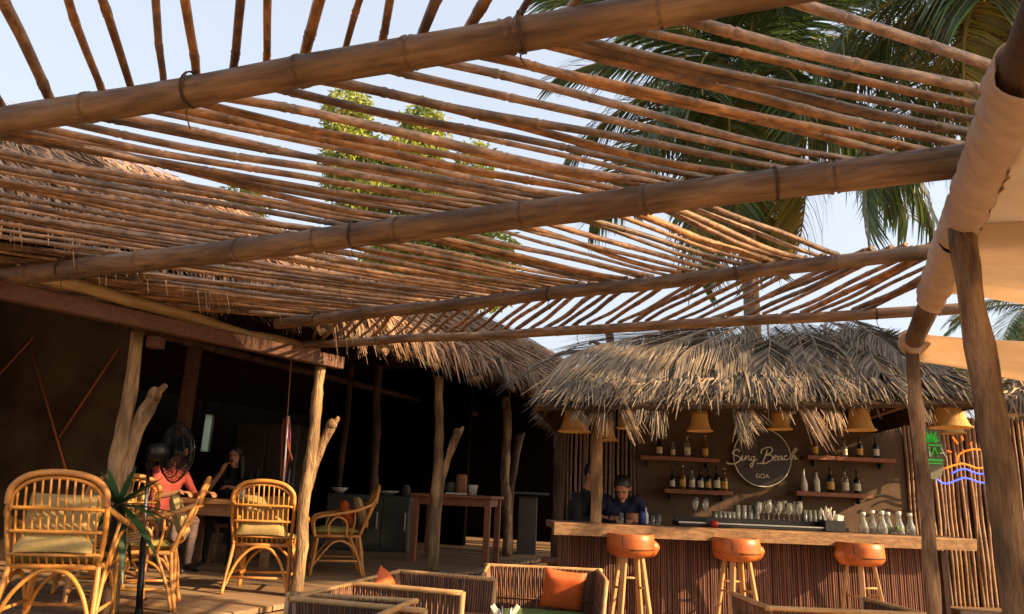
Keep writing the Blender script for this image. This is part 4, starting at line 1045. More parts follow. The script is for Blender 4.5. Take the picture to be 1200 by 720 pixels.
# shelves and bottles
def shelf(px0, px1, py, label):
    a, b = ony(px0, py, WY-.16), ony(px1, py+ (px1-px0)*.035, WY-.16); z = (a.z+b.z)/2
    s = thing('wall_shelf', label, 'shelf', ((a.x+b.x)/2, WY-.1, z), 0, 'bottle shelves on the bar wall')
    MB().box((0, 0, -.025), (b.x-a.x, .2, .05), bev=.004).build('board', 'shelf', s)
    for u in (-.38, .38): MB().box(((b.x-a.x)*u, .05, -.085), (.02, .08, .07)).build('bracket', 'black_metal', s)
    return z
def bottle(px, Y, z, h, kind, label, name='bottle', group=None):
    x = ony(px, 560, Y).x
    t = thing(name, label, 'bottle', (x, Y, z+.001), 0, group)
    r = h*.135
    prof = [(r*.9, 0), (r, .01), (r, h*.52), (r*.85, h*.60), (r*.38, h*.70), (r*.34, h*.92), (r*.42, h*.93), (r*.42, h*.965)]
    if kind == 'flask': prof = [(r*.8, 0), (r*1.0, .03*h), (r*1.12, h*.3), (r*.9, h*.45), (r*.45, h*.62), (r*.32, h*.8), (r*.36, h*.96)]
    body = {'dark': 'dark_bottle', 'white': 'white_bottle', 'amber': 'amber_bottle', 'clear': 'glass', 'flask': 'white_bottle', 'green': 'dark_bottle'}[kind]
    MB().lathe(prof, 14).build('body', body, t)
    MB().lathe([(r*.44, h*.93), (r*.46, h*.935), (r*.46, h), (r*.3, h*1.005)], 10).build('cap', 'black' if kind != 'amber' else 'label_gold', t)
    if kind in ('dark', 'amber', 'clear', 'green'):
        MB().lathe([(r*1.015, h*.12), (r*1.02, h*.125), (r*1.02, h*.42), (r*1.015, h*.425)], 14, capb=False, capt=False).build('label_band', 'label' if kind in ('dark', 'clear') else 'label_gold', t)
G = 'bottles on the bar wall shelves'
z1 = shelf(750, 842, 534, 'upper wooden shelf between the grey cane panel and the round sign')
z2 = shelf(945, 1048, 534, 'upper wooden shelf between the round sign and the bamboo cane wall')
z3 = shelf(778, 858, 573, 'lower wooden shelf with seven bottles, left of the round sign')
z4 = shelf(932, 1021, 576, 'lower wooden shelf with white and dark bottles, below the round sign')
Yb = WY-.11
for px, k, h, lab in ((773, 'dark', .26, 'dark bottle at the frond end of the upper shelf near the cane panel'), (789, 'clear', .20, 'short clear bottle on the upper shelf near the cane panel'), (806, 'clear', .28, 'tall clear bottle with pale label on the upper shelf near the cane panel'), (827, 'amber', .27, 'amber bottle on the upper shelf near the cane panel, closest to the round sign')):
    bottle(px, Yb, z1, h, k, lab, 'bottle', G)
for px, k, h, lab in ((957, 'amber', .25, 'amber bottle on the upper shelf beside the round sign'), (992, 'clear', .22, 'clear bottle with white label on the upper shelf by the cane wall'), (1010, 'green', .25, 'dark bottle with gold label on the upper shelf by the cane wall'), (1029, 'dark', .26, 'dark bottle with pale label at the cane wall end of the upper shelf')):
    bottle(px, Yb, z2, h, k, lab, 'bottle', G)
for i, (px, k, h, lab) in enumerate(((788, 'dark', .23, 'dark pale-labelled bottle, first from the cane panel on the seven bottle shelf'), (800, 'amber', .28, 'amber bottle, second from the cane panel on the seven bottle shelf'), (811, 'clear', .26, 'clear bottle, third from the cane panel on the seven bottle shelf'), (821, 'dark', .26, 'dark bottle, fourth from the cane panel on the seven bottle shelf'), (830, 'green', .25, 'dark gold-labelled bottle, fifth from the cane panel on the seven bottle shelf'), (840, 'dark', .29, 'tall dark bottle, sixth from the cane panel on the seven bottle shelf'), (849, 'amber', .27, 'amber bottle, last before the round sign on the seven bottle shelf'))):
    bottle(px, Yb, z3, h, k, lab, 'bottle', G)
for px, k, h, lab in ((942, 'flask', .27, 'white round bellied bottle on the lower shelf below the round sign'), (957, 'white', .25, 'white straight bottle on the lower shelf below the round sign'), (973, 'green', .30, 'tall bottle with yellow label in the middle of the lower shelf'), (990, 'clear', .30, 'tall clear bottle with pale label on the lower shelf'), (1004, 'dark', .28, 'dark bottle at the cane wall end of the lower shelf')):
    bottle(px, Yb, z4, h, k, lab, 'bottle', G)

# round name sign
sc_ = ony(893, 536, WY-.06); u1 = (ony(993, 536, WY-.06).x-sc_.x)/100; v1 = u1
sg = thing('round_sign', 'round dark wall sign with metal ring and script lettering over the bar', 'sign', (sc_.x, WY-.05, sc_.z))
def sp(x, y, d=0): return Vector(((x-893)*u1, -d, -(y-536)*v1))     # sign-plane point from photo pixel
Rs = 33.5*u1
b = MB(); b.lathe([(Rs, -.006), (Rs, .006)], 48); b.v = [(v[0], v[2], v[1]) for v in b.v]; b.f = [f[::-1] for f in b.f]; b.build('disc', 'sign_black', sg)
MB().tube([(Rs*math.cos(2*PI*j/56), -.012, Rs*math.sin(2*PI*j/56)) for j in range(56)], .0075, 6, closed=True).build('ring', 'sign_metal', sg)
# script strokes traced in the lettering's own units (photo pixels x8 from crop origin 840,490)
def stroke(pts, rad=.0085, name='letter'):
    P = smoothcurve([sp(840+x/8, 490+y/8, .035) for x, y in pts], 6); n_ = len(P)
    MB().tube(P, [rad*(.55+.45*math.sin(PI*min(1, (i+1)/(n_*.55)) if i < n_*.5 else PI*(1-(i/n_)*.75))) + .002 for i in range(n_)], 6).build(name, 'sign_metal', sg)
stroke([(205, 330), (195, 305), (150, 325), (150, 355), (205, 375), (205, 410), (150, 440), (95, 440), (92, 425)])          # S
stroke([(215, 395), (235, 360), (228, 405), (250, 395)], .006); stroke([(240, 335), (243, 332)], .006)                          # i
stroke([(250, 400), (265, 360), (262, 400), (280, 365), (295, 365), (290, 400), (308, 395)], .006)                               # n
stroke([(345, 365), (318, 372), (315, 400), (335, 398), (350, 362), (335, 420), (315, 465), (305, 440), (340, 410), (370, 390)], .006)  # g
stroke([(470, 300), (450, 350), (430, 395), (415, 420), (365, 428)])                                                             # B stem
stroke([(410, 340), (420, 300), (480, 275), (515, 290), (500, 325), (455, 345), (505, 350), (510, 385), (470, 410), (440, 425), (400, 428)], .0075)  # B bowls
stroke([(525, 375), (550, 360), (545, 345), (528, 360), (530, 390), (560, 385)], .006)                                           # e
stroke([(598, 350), (570, 358), (568, 385), (590, 380), (602, 350), (602, 385), (618, 378)], .006)                               # a
stroke([(655, 350), (635, 348), (622, 370), (640, 385), (665, 372)], .006)                                                       # c
stroke([(665, 380), (700, 320), (735, 275), (742, 290), (705, 340), (690, 382), (710, 350), (728, 345), (725, 375), (750, 365)], .006)  # h
def text_mesh(txt, size, name, m, parent, mtx, ext=.004):
    cv = bpy.data.curves.new(name, 'FONT'); cv.body = txt; cv.size = size; cv.extrude = ext; cv.align_x = 'CENTER'; cv.align_y = 'CENTER'
    to = bpy.data.objects.new(name, cv); C.objects.link(to)
    dg = bpy.context.evaluated_depsgraph_get(); me = bpy.data.meshes.new_from_object(to.evaluated_get(dg)); bpy.data.objects.remove(to)
    me.transform(mtx); me.materials.clear(); me.materials.append(M[m]); return obj(name, me, parent)
FR = Matrix.Rotation(PI/2, 4, 'X')
text_mesh('GOA', .075, 'lettering', 'sign_metal', sg, Matrix.Translation(sp(840+418/8, 490+542/8, .02)) @ FR)

# neon sun over waves on the cane wall
def nw(px, py, Y): return ony(px, py, Y)
NY = WY-.30
ne = thing('neon_sign', 'orange and blue neon sun over waves on the cane wall', 'neon sign', nw(1128, 545, NY))
def neon(pts, m, name, rad=.011):
    P = smoothcurve([nw(1060+x/5.14, 460+y/5.14, NY)-Vector(ne.location) for x, y in pts], 6); MB().tube(P, rad, 8).build(name, m, ne)
neon([(318, 420), (322, 385), (350, 360), (400, 345), (445, 345), (500, 360), (530, 395)], 'neon_orange', 'sun_arc')
neon([(245, 458), (290, 442), (340, 430), (390, 440), (430, 455), (470, 455), (530, 440)], 'neon_orange', 'orange_wave')
neon([(290, 268), (320, 310)], 'neon_orange', 'sun_ray'); neon([(258, 352), (282, 360)], 'neon_orange', 'sun_ray'); neon([(405, 300), (398, 318)], 'neon_orange', 'sun_ray'); neon([(345, 262), (352, 290)], 'neon_orange', 'sun_ray')
neon([(285, 490), (320, 470), (365, 462), (410, 480), (465, 492), (530, 478)], 'neon_blue', 'blue_wave')
neon([(195, 520), (225, 545), (265, 548), (310, 530), (360, 515), (410, 528), (470, 545), (530, 530)], 'neon_blue', 'blue_wave')
# green hanging board with letters
GY = WY-.55
gs = thing('green_sign', 'narrow hanging board with green leaf emblem and letters beside the far post', 'sign', nw(1094, 530, GY))
def gp(x, y, d=0): return nw(1060+x/5.14, 460+y/5.14, GY-d)-Vector(gs.location)
ol = [(100, 215), (150, 205), (185, 215), (215, 250), (235, 330), (243, 400), (240, 440), (225, 500), (190, 525), (150, 520), (100, 500)]
b = MB(); F_ = [gp(x, y) for x, y in ol]; Bk = [v+Vector((0, .02, 0)) for v in F_]; n_ = len(ol)
b.add(F_+Bk, [list(range(n_)), list(range(2*n_-1, n_-1, -1))]+[[i, n_+i, n_+(i+1) % n_, (i+1) % n_] for i in range(n_)]); b.build('board', 'sign_board', gs)
for k in range(7):
    a = R(-75+25*k); c0 = (160, 300); d = (math.sin(a), -math.cos(a)); L_ = 75 if k in (2, 3, 4) else 55; pxy = (-d[1], d[0])
    vs = [gp(c0[0], c0[1], .012), gp(c0[0]+d[0]*L_*.5+pxy[0]*11, c0[1]+d[1]*L_*.5+pxy[1]*11, .012), gp(c0[0]+d[0]*L_, c0[1]+d[1]*L_, .012), gp(c0[0]+d[0]*L_*.5-pxy[0]*11, c0[1]+d[1]*L_*.5-pxy[1]*11, .012)]
    b = MB(); b.add(vs, [[0, 1, 2, 3]]); b.build('emblem_leaf', 'sign_green', gs)
for k, ch in enumerate('IWA'):
    text_mesh(ch, .16, 'letter', ('white', 'sign_green', 'white')[k], gs, Matrix.Translation(gp((150, 182, 222)[k], 362, .014)) @ FR)
b = MB()
for (x, y, w_, h_) in ((140, 318, 80, 10), (135, 408, 95, 14), (145, 428, 80, 8)):
    c_ = gp(x+w_/2, y, .012); b.box(c_, (w_/5.14/FPX*GY, .004, h_/5.14/FPX*GY))
b.build('green_line', 'sign_green', gs)
MB().tube([gp(150, 208), gp(150, 208)+Vector((0, 0, .42))], .006, 5).build('cord', 'black', gs)

# ------------------------------------------------------------------ things on the counter
def cx(px, yb): # x along counter for pixel column at distance yb behind the front edge
    best = None; lo, hi = 0, CL
    for _ in range(40):
        m_ = (lo+hi)/2; p = cp(m_, yb, CZ+.08)-EV; X = 600+FPX*p.dot(ri)/p.dot(fw)
        if X < px: lo = m_
        else: hi = m_
    return (lo+hi)/2
def on_c(px, yb, z=CZ+.004): return cp(cx(px, yb), yb, z)
a, b = cx(793, .36), cx(984, .36)
rl = thing('speed_rail', 'long black bar rail lying along the counter before the glasses', 'bar rail', cp((a+b)/2, .36, CZ+.004), cang)
MB().box((0, 0, .02), (b-a, .12, .04), bev=.005).build('mat', 'black', rl); MB().box((0, .07, .045), (b-a, .02, .09), bev=.004).build('back_rail', 'black_metal', rl)
MB().box((0, -.062, .035), (b-a, .012, .012)).build('front_rail', 'steel', rl)
GG = 'glasses behind the bar rail'
def tumbler(px, yb, h, r, label, z=CZ+.004, m='glass', flare=1.12):
    o = MB().lathe([(r*.85, 0), (r, .008), (r*flare, h), (r*flare-.004, h), (r*.92, .014), (r*.3, .012)], 16, capt=False).build('drinking_glass', m, None, on_c(px, yb, z)); return tag(o, label, 'glass', GG)
def goblet(px, yb, h, r, label, z=CZ+.004):
    o = MB().lathe([(r*.85, 0), (r*.8, .006), (.006, .012), (.005, h*.42), (r*.6, h*.52), (r, h*.72), (r*.85, h), (r*.81, h), (r*.95, h*.72), (r*.5, h*.54), (.002, h*.46)], 16, capt=False).build('wine_glass', 'glass', None, on_c(px, yb, z)); return tag(o, label, 'wine glass', GG)
riser = MB().box((0, 0, .02), (cx(990, .5)-cx(790, .5), .16, .04)).build('glass_mat', 'black', None, cp((cx(990, .5)+cx(790, .5))/2, .505, CZ+.004)); riser.rotation_euler = (0, 0, cang)
tag(riser, 'low black mat under the row of glasses on the bar', 'mat')
gz_ = CZ+.045
for i, px in enumerate((815, 827)): goblet(px, .50, .24, .036, 'slim tall glass at the thin end of the glass row', gz_)
for i in range(5): tumbler(838+i*5.2, .49, .11, .027, 'short tumbler in the cluster of short tumblers on the bar', gz_)
for i in range(4): tumbler(864+i*7.4, .49, .18, .031, 'tall straight tumbler in the middle of the glass row', gz_)
for i in range(9): goblet(889+i*6, .46+.05*(i % 2), .22+.012*(i % 3), .040, 'stemmed wine glass among the wine glasses on the bar', gz_)
for i in range(5): tumbler(943+i*5.6, .49, .16, .028, 'straight tumbler in the run beside the straws', gz_)
sbx = thing('straw_box', 'black box of white straws and napkins at the end of the bar rail', 'straw box', on_c(975, .34), cang)
MB().box((0, 0, .055), (.22, .14, .11), bev=.006).build('box', 'black', sbx)
for k in range(16):
    a_ = rnd.uniform(-.09, .0); MB().tube([(a_, rnd.uniform(-.04, .04), .09), (a_*1.7+rnd.uniform(-.03, .05), rnd.uniform(-.06, .06), rnd.uniform(.2, .25))], .0045, 5).build('straw', 'white', sbx)
MB().box((.07, 0, .135), (.06, .1, .06), Matrix.Rotation(.2, 3, 'Y')).build('napkins', 'white', sbx)
def carafe(px, yb, h, label, fill=None):
    t = thing('carafe', label, 'carafe', on_c(px, yb), 0, 'clear carafes on the bar')
    r = .048
    pr = [(r*.9, 0), (r, .01), (r*.98, h*.35), (r*.5, h*.62), (r*.40, h*.78), (r*.5, h), (r*.46, h), (r*.36, h*.78), (r*.45, h*.6), (r*.92, h*.34), (r*.9, .014), (.002, .012)]
    MB().lathe(pr, 18, capt=False).build('vessel', 'glass', t)
    MB().lathe([(r*.45, h*.88), (r*.55, h*.9), (r*.55, h*1.02), (r*.3, h*1.03)], 12).build('stopper', 'white', t)
    if fill:
        f = MB()
        for k in range(7): 
            a_ = k*2.4; f.lathe([(.006, 0), (.016, .008), (.016, .02), (.006, .028)], 8, (.022*math.cos(a_), .022*math.sin(a_), .016+.012*k*.6))
        f.build('lime_pieces', 'lime', t)
for px, yb, h, lab, fl_2 in ((1012, .30, .20, 'clear carafe next to the straw box', 0), (1023, .30, .22, 'clear carafe, second from the straw box', 0), (1034, .26, .22, 'clear carafe in the middle of the carafe row', 0), (1041, .36, .21, 'clear carafe with lime, tucked behind the carafe row', 1), (1054, .27, .22, 'clear carafe holding bright green lime', 1), (1067, .30, .21, 'clear carafe standing against the far post side', 0)):
    carafe(px, yb, h, lab, fl_2)
# clutter before the two men
lathe_thing('copper_mug', [(.05, 0), (.06, .02), (.062, .1), (.055, .1), (.05, .01)], 'shelf', 'copper mug on the bar before the man in navy', 'mug', on_c(741, .30))
lathe_thing('red_cup', [(.035, 0), (.045, .06), (.04, .06), (.03, .008)], 'red', 'small red cup on the bar rail', 'cup', on_c(837, .22))
lathe_thing('blue_can', [(.03, 0), (.033, .01), (.033, .11), (.025, .12)], 'blue', 'blue can on the bar beside the copper mug', 'can', on_c(753, .33))
for px, h, lab in ((728, .10, 'small empty shot glass before the man in navy'), (765, .09, 'small glass next to the blue can'), (772, .10, 'small glass midway between the blue can and the bar rail')): tumbler(px, .25, h, .022, lab)
bottle(757, (cp(cx(757, .4), .4, 0)).y, CZ+.003, .17, 'white', 'small white bottle behind the blue can on the bar', 'bottle')

# ------------------------------------------------------------------ bar stools
def bar_stool(label, rz):
    t = thing('bar_stool', label, 'bar stool', (0, 0, 0), rz, 'orange bar stools along the counter')
    zb = .855; K_ = .8
    prof = [(.05, -.004), (.13, .0), (.185, .022), (.213, .058), (.222, .082), (.2235, .088), (.217, .092), (.2235, .096), (.224, .11), (.221, .19), (.214, .255), (.205, .265), (.19, .262), (.18, .16), (.12, .145), (.002, .142)]
    MB().lathe([(a_, zb+z*K_) for a_, z in prof], 40, capt=False).build('seat_tub', 'stool_orange', t)
    b = MB(); b.tube([(.2225*math.cos(a), .2225*math.sin(a), zb+.092*K_) for a in [R(-100+i*75/12) for i in range(13)]], .005, 5); b.build('tub_slit', 'slit', t)
    b = MB(); b.tube([(.2225*math.cos(R(-118)), .2225*math.sin(R(-118)), zb+z*K_) for z in (.13, .23)], .0035, 5); b.build('tub_slit', 'slit', t)
    b = MB(); b.tube([(.185, 0, zb+.085), (.222, 0, zb+.085), (.25, 0, zb+.082), (.262, 0, zb+.078), (.266, 0, zb+.076)], [.085, .072, .05, .03, .01], 18)
    b.v = [(v[0], v[1]*.75, v[2]) for v in b.v]; b.build('tub_snout', 'stool_orange', t)
    for k in range(4):
        a = R(45+90*k+8); c_, s_ = math.cos(a), math.sin(a)
        lg = MB().box((0, 0, 0), (.05, .034, .87), bev=.005).build('leg', 'stool_leg', t)
        top, bot = Vector((c_*.115, s_*.115, zb+.012)), Vector((c_*.25, s_*.25, 0))
        lg.location = (top+bot)/2; lg.rotation_mode = 'QUATERNION'; lg.rotation_quaternion = (top-bot).to_track_quat('Z', 'Y')
    for k, z in ((0, .66), (1, .58), (2, .36), (3, .58), (0, .28)):
        f = 1-z/zb; rr_ = .115+.135*f; a, b_ = R(45+90*k+8), R(135+90*k+8)
        MB().tube([(rr_*math.cos(a), rr_*math.sin(a), z), (rr_*math.cos(b_), rr_*math.sin(b_), z)], .011, 6).build('stretcher', 'stool_leg', t)
    return t
def stool_at(px, yb, t):
    lo, hi = -2, CL+2
    for _ in range(40):
        m_ = (lo+hi)/2; p = cp(m_, yb, .9)-EV
        if 600+FPX*p.dot(ri)/p.dot(fw) < px: lo = m_
        else: hi = m_
    t.location = cp(lo, yb, 0)
s0 = bar_stool('orange tub bar stool at the bar, the one below the two men', 0); stool_at(739, -.03, s0)
s1 = copy_tree(s0); s1['label'] = 'orange tub bar stool at the bar, between the other two orange ones'; s1.rotation_euler = (0, 0, R(3)); stool_at(863, -.03, s1)
s2 = copy_tree(s0); s2['label'] = 'orange tub bar stool at the bar below the straws and carafes, turned the other way'; s2.rotation_euler = (0, 0, R(193)); stool_at(1008, -.03, s2)
# the mirrored slits on the turned one: show them on its visible side
for ch in s2.children:
    if ch.name.startswith('tub_slit'): ch.rotation_euler = (0, 0, R(158))
ws = thing('wooden_stool', 'plain dark wooden stool in the gap at the end of the bar', 'stool', (ony(653, 640, 8.1).x, 8.1, 0))
MB().lathe([(.16, .70), (.17, .705), (.17, .74), (.16, .745)], 20).build('seat', 'shelf', ws)
for k in range(4):
    a = R(45+90*k); MB().tube([(.1*math.cos(a), .1*math.sin(a), .70), (.17*math.cos(a), .17*math.sin(a), 0)], .018, 8).build('leg', 'shelf', ws)
    b_ = R(135+90*k); MB().tube([(.145*math.cos(a), .145*math.sin(a), .25), (.145*math.cos(b_), .145*math.sin(b_), .25)], .011, 6).build('stretcher', 'shelf', ws)
# ------------------------------------------------------------------ people (local: facing -Y, z 0 at the floor)
def capsule(b, a, c, ra, rb, n=10):
    a, c = Vector(a), Vector(c); d = c-a; L = d.length
    d = d.normalized() if L > 1e-6 else Vector((0, 0, 1))
    P, rs = [], []
    for k in range(4):
        t = PI/2*(1-k/4); P.append(a-d*ra*math.sin(t)); rs.append(max(ra*math.cos(t), .0006))
    for k in range(5):
        t = PI/2*k/4; P.append(c+d*rb*math.sin(t)); rs.append(max(rb*math.cos(t), .0006))
    b.tube(P, rs, n)
def ellip(b, c, rx, ry, rz_, mtx=None, n=16, m_=10):
    vs = []; 
    for i in range(m_+1):
        t = PI*i/m_
        for j in range(n):
            p = 2*PI*j/n; v = Vector((rx*math.sin(t)*math.cos(p), ry*math.sin(t)*math.sin(p), rz_*math.cos(t)))
            vs.append((mtx @ v if mtx else v)+Vector(c))
    b.add(vs, [[i*n+j, (i+1)*n+j, (i+1)*n+(j+1) % n, i*n+(j+1) % n] for i in range(m_) for j in range(n)], 0, True)
def person(label, J, loc, rz, top, bottom, hair_long=False, head_yaw=0, head_pitch=0, sleeve=1.0, slim=1.0, vox=.0095):
    t = thing('person', label, 'person', loc, rz)
    b = MB(); bones = []
    V = lambda k: Vector(J[k])
    def cap(a, c, ra, rb, tagm): capsule(b, a, c, ra*slim, rb*slim); bones.append((Vector(a), Vector(c), tagm))
    pel, ch, nk, hd = V('pelvis'), V('chest'), V('neck'), V('head')
    side = Vector((1, 0, 0))
    sy = J.get('twist', 0); side = Matrix.Rotation(sy, 3, 'Z') @ side
    # torso: paired capsules give a wide flat trunk
    mid = pel.lerp(ch, .5)
    for s in (-1, 1):
        cap(pel+side*s*.075, mid+side*s*.06, .115, .105, 'top' if J.get('tuck') else 'bottom'); cap(mid+side*s*.055, ch+side*s*.08, .105, .115, 'top')
        cap(ch+side*s*.07, ch+side*s*.15+(nk-ch)*.55, .10, .06, 'top')
    cap(ch, nk, .09, .058, 'top'); cap(nk, nk.lerp(hd, .55), .055, .052, 'skin')
    for s, S_ in ((-1, 'l'), (1, 'r')):
        sh = ch+side*s*.175+(nk-ch)*.55; el, wr = V('elbow_'+S_), V('wrist_'+S_)
        cap(sh, sh.lerp(el, .5), .058, .048, 'top'); cap(sh.lerp(el, .5), el, .048, .041, 'top' if sleeve >= .5 else 'skin'); cap(el, wr, .041, .028, 'top' if sleeve > .9 else 'skin')
        # hand
        hv = V('hand_'+S_).normalized() if 'hand_'+S_ in J else (wr-el).normalized()
        upv = Vector((0, 0, 1)); lat = hv.cross(upv); lat = lat.normalized() if lat.length > .2 else Vector((1, 0, 0)); dn = lat.cross(hv).normalized()
        if dn.z > 0: dn = -dn
        for q_ in (-.024, -.008, .008, .024): capsule(b, wr+lat*q_*.6, wr+hv*.085+lat*q_*1.2, .016, .014, 8)
        bones.append((wr, wr+hv*.09, 'skin'))
        for q_, L_ in ((-.030, .058), (-.010, .072), (.010, .078), (.030, .068)):
            a_ = wr+hv*.085+lat*q_; m1 = a_+(hv*.85+dn*.35).normalized()*L_*.5; m2 = m1+(hv*.45+dn*.85).normalized()*L_*.5
            capsule(b, a_, m1, .0098, .009, 8); capsule(b, m1, m2, .009, .0078, 8)
            bones.append((a_, m2, 'skin'))
        a_ = wr+hv*.025+lat*(-s)*.03; m1 = a_+(hv*.6+lat*(-s)*.7+dn*.2).normalized()*.045; m2 = m1+(hv*.9+dn*.3).normalized()*.035
        capsule(b, a_, m1, .013, .011, 8); capsule(b, m1, m2, .011, .009, 8); bones.append((a_, m2, 'skin'))
        hp_ = pel+side*s*.09; kn, an = V('knee_'+S_), V('ankle_'+S_)
        cap(hp_, kn, .088, .06, 'bottom'); cap(kn, kn.lerp(an, .35), .058, .056, 'bottom'); cap(kn.lerp(an, .35), an, .056, .038, 'bottom')
        fdv = V('foot_'+S_) if 'foot_'+S_ in J else Vector((0, -1, 0))
        cap(an+Vector((0, 0, -.045)), an+fdv*.15+Vector((0, 0, -.06)), .036, .028, 'shoe')
    # head
    HM = Matrix.Rotation(head_yaw, 3, 'Z') @ Matrix.Rotation(head_pitch, 3, 'X')
    E_ = lambda p: hd + HM @ Vector(p)
    ellip(b, hd+HM @ Vector((0, .012, .03)), .076, .095, .098, HM); ellip(b, hd+HM @ Vector((0, -.022, -.045)), .058, .066, .072, HM)
    capsule(b, E_((0, -.085, .025)), E_((0, -.112, -.018)), .010, .0155, 8)           # nose
    capsule(b, E_((-.03, -.088, .038)), E_((.03, -.088, .038)), .012, .012, 8)          # brow
    capsule(b, E_((-.02, -.083, -.055)), E_((.02, -.083, -.055)), .010, .010, 8)        # lips
    capsule(b, E_((0, -.075, -.095)), E_((0, -.06, -.1)), .024, .024, 8)                # chin
    for s in (-1, 1): ellip(b, E_((s*.077, .012, -.005)), .012, .022, .032, HM, 8, 6)    # ears
    bones.append((E_((0, .012, .05)), E_((0, -.03, -.08)), 'skin'))
    me = b.mesh('body_raw', 'skin'); tmp = bpy.data.objects.new('tmp', me); C.objects.link(tmp)
    md = tmp.modifiers.new('r', 'REMESH'); md.mode = 'VOXEL'; md.voxel_size = vox; md.use_smooth_shade = True
    ms = tmp.modifiers.new('s', 'SMOOTH'); ms.factor = .5; ms.iterations = 2
    dg = bpy.context.evaluated_depsgraph_get(); body = bpy.data.meshes.new_from_object(tmp.evaluated_get(dg)); bpy.data.objects.remove(tmp)
    body.materials.clear(); order = {'skin': 0, 'top': 1, 'bottom': 2, 'shoe': 3, 'lips': 4}
    for m in ('skin', top, bottom, 'black', 'lips'): body.materials.append(M[m])
    lip = E_((0, -.09, -.055))
    for p in body.polygons:
        c = p.center; bd, bt = 9, 'skin'
        for a, e, tg in bones:
            d = e-a; u = max(0, min(1, (c-a).dot(d)/max(d.length_squared, 1e-9))); q_ = (c-a-d*u).length
            if q_ < bd: bd, bt = q_, tg
        if (c-lip).length < .017: bt = 'lips'
        p.material_index = order[bt]; p.use_smooth = True
    obj('body', body, t)
    for s in (-1, 1):
        e_ = MB(); ellip(e_, E_((s*.031, -.085, .016)), .0135, .008, .0075, HM, 10, 6); e_.build('eye', 'eye', t)
    hb = MB(); vs = []; n_, m_ = 26, 16
    for i in range(m_+1):
        for j in range(n_):
            p = 2*PI*j/n_; front = max(0, -math.sin(p))
            lim = R(66 if hair_long else 58)*front+R(122 if not hair_long else 150)*(1-front)+R(9)*noise.noise((math.cos(p)*5, math.sin(p)*5, loc[1]))
            th_ = lim*i/m_; k = 1.0+.05*noise.noise((math.cos(p)*4, math.sin(p)*4, th_*3+loc[0]))
            vs.append(hd+HM @ Vector((.086*k*math.sin(th_)*math.cos(p), .012+.104*k*math.sin(th_)*math.sin(p), .034+.107*k*math.cos(th_))))
    hb.add(vs, [[i*n_+j, (i+1)*n_+j, (i+1)*n_+(j+1) % n_, i*n_+(j+1) % n_] for i in range(m_) for j in range(n_)], 0, True)
    if hair_long:
        for k in range(40):
            p = R(rnd.uniform(-18, 198)); a = hd+HM @ Vector((.08*math.cos(p), .012+.095*math.sin(p), .02)); 
            hb.tube(smoothcurve([a, a+Vector((.025*math.cos(p), .03*math.sin(p), -.15)), a+Vector((.04*math.cos(p)+rnd.uniform(-.02, .02), .05*math.sin(p), -.30))], 4), [.016]*4+[.014]*4+[.004], 5)
    hb.build('hair', 'hair', t)
    return t
# seated: seat at .45
def seated(lean=0.0, arms=None):
    J = dict(pelvis=(0, .0, .53), chest=(0, .02-lean, .90), neck=(0, -.02-lean*1.25, 1.10), head=(0, -.06-lean*1.45, 1.23),
             knee_l=(-.12, -.42, .50), knee_r=(.12, -.42, .50), ankle_l=(-.13, -.44, .09), ankle_r=(.13, -.40, .09), tuck=True)
    J.update(arms); return J
wo_p = ony(277, 560, 9.35)
person('woman in a dark top with long dark hair sipping a drink at the dining table',
       seated(.06, dict(elbow_l=(-.25, -.26, .80), wrist_l=(-.10, -.30, 1.03), hand_l=(.35, -.1, .9), elbow_r=(.26, -.26, .78), wrist_r=(.06, -.40, .86), hand_r=(-.5, -.6, .1))),
       (wo_p.x, 9.3, DZ), R(8), 'cl_black', 'cl_black', True, R(-8), R(12), .3, .88)
pk = ony(189, 560, 8.25)
person('person in a pink shirt seated behind the black fan, reaching towards the dining table',
       seated(.10, dict(elbow_l=(-.27, -.22, .74), wrist_l=(-.17, -.46, .80), hand_l=(.2, -1, 0), elbow_r=(.27, -.24, .76), wrist_r=(.18, -.48, .80), hand_r=(-.1, -1, 0))),
       (pk.x, 8.25, DZ), R(68), 'cl_pink', 'cl_grey', False, 0, R(5), .5)
# plain seats under these two
def bench(label, x, y, rz):
    t = thing('stool', label, 'stool', (x, y, DZ), rz)
    MB().box((0, 0, .42), (.42, .40, .045), bev=.006).build('seat', 'table_brown', t)
    for sx in (-1, 1):
        for sy in (-1, 1): MB().box((sx*.17, sy*.16, .2), (.045, .045, .4)).build('leg', 'table_brown', t)
bench('plain wooden stool under the seated woman', wo_p.x, 9.32, R(8)); bench('plain wooden stool under the person in pink', pk.x-.01, 8.25, R(68))
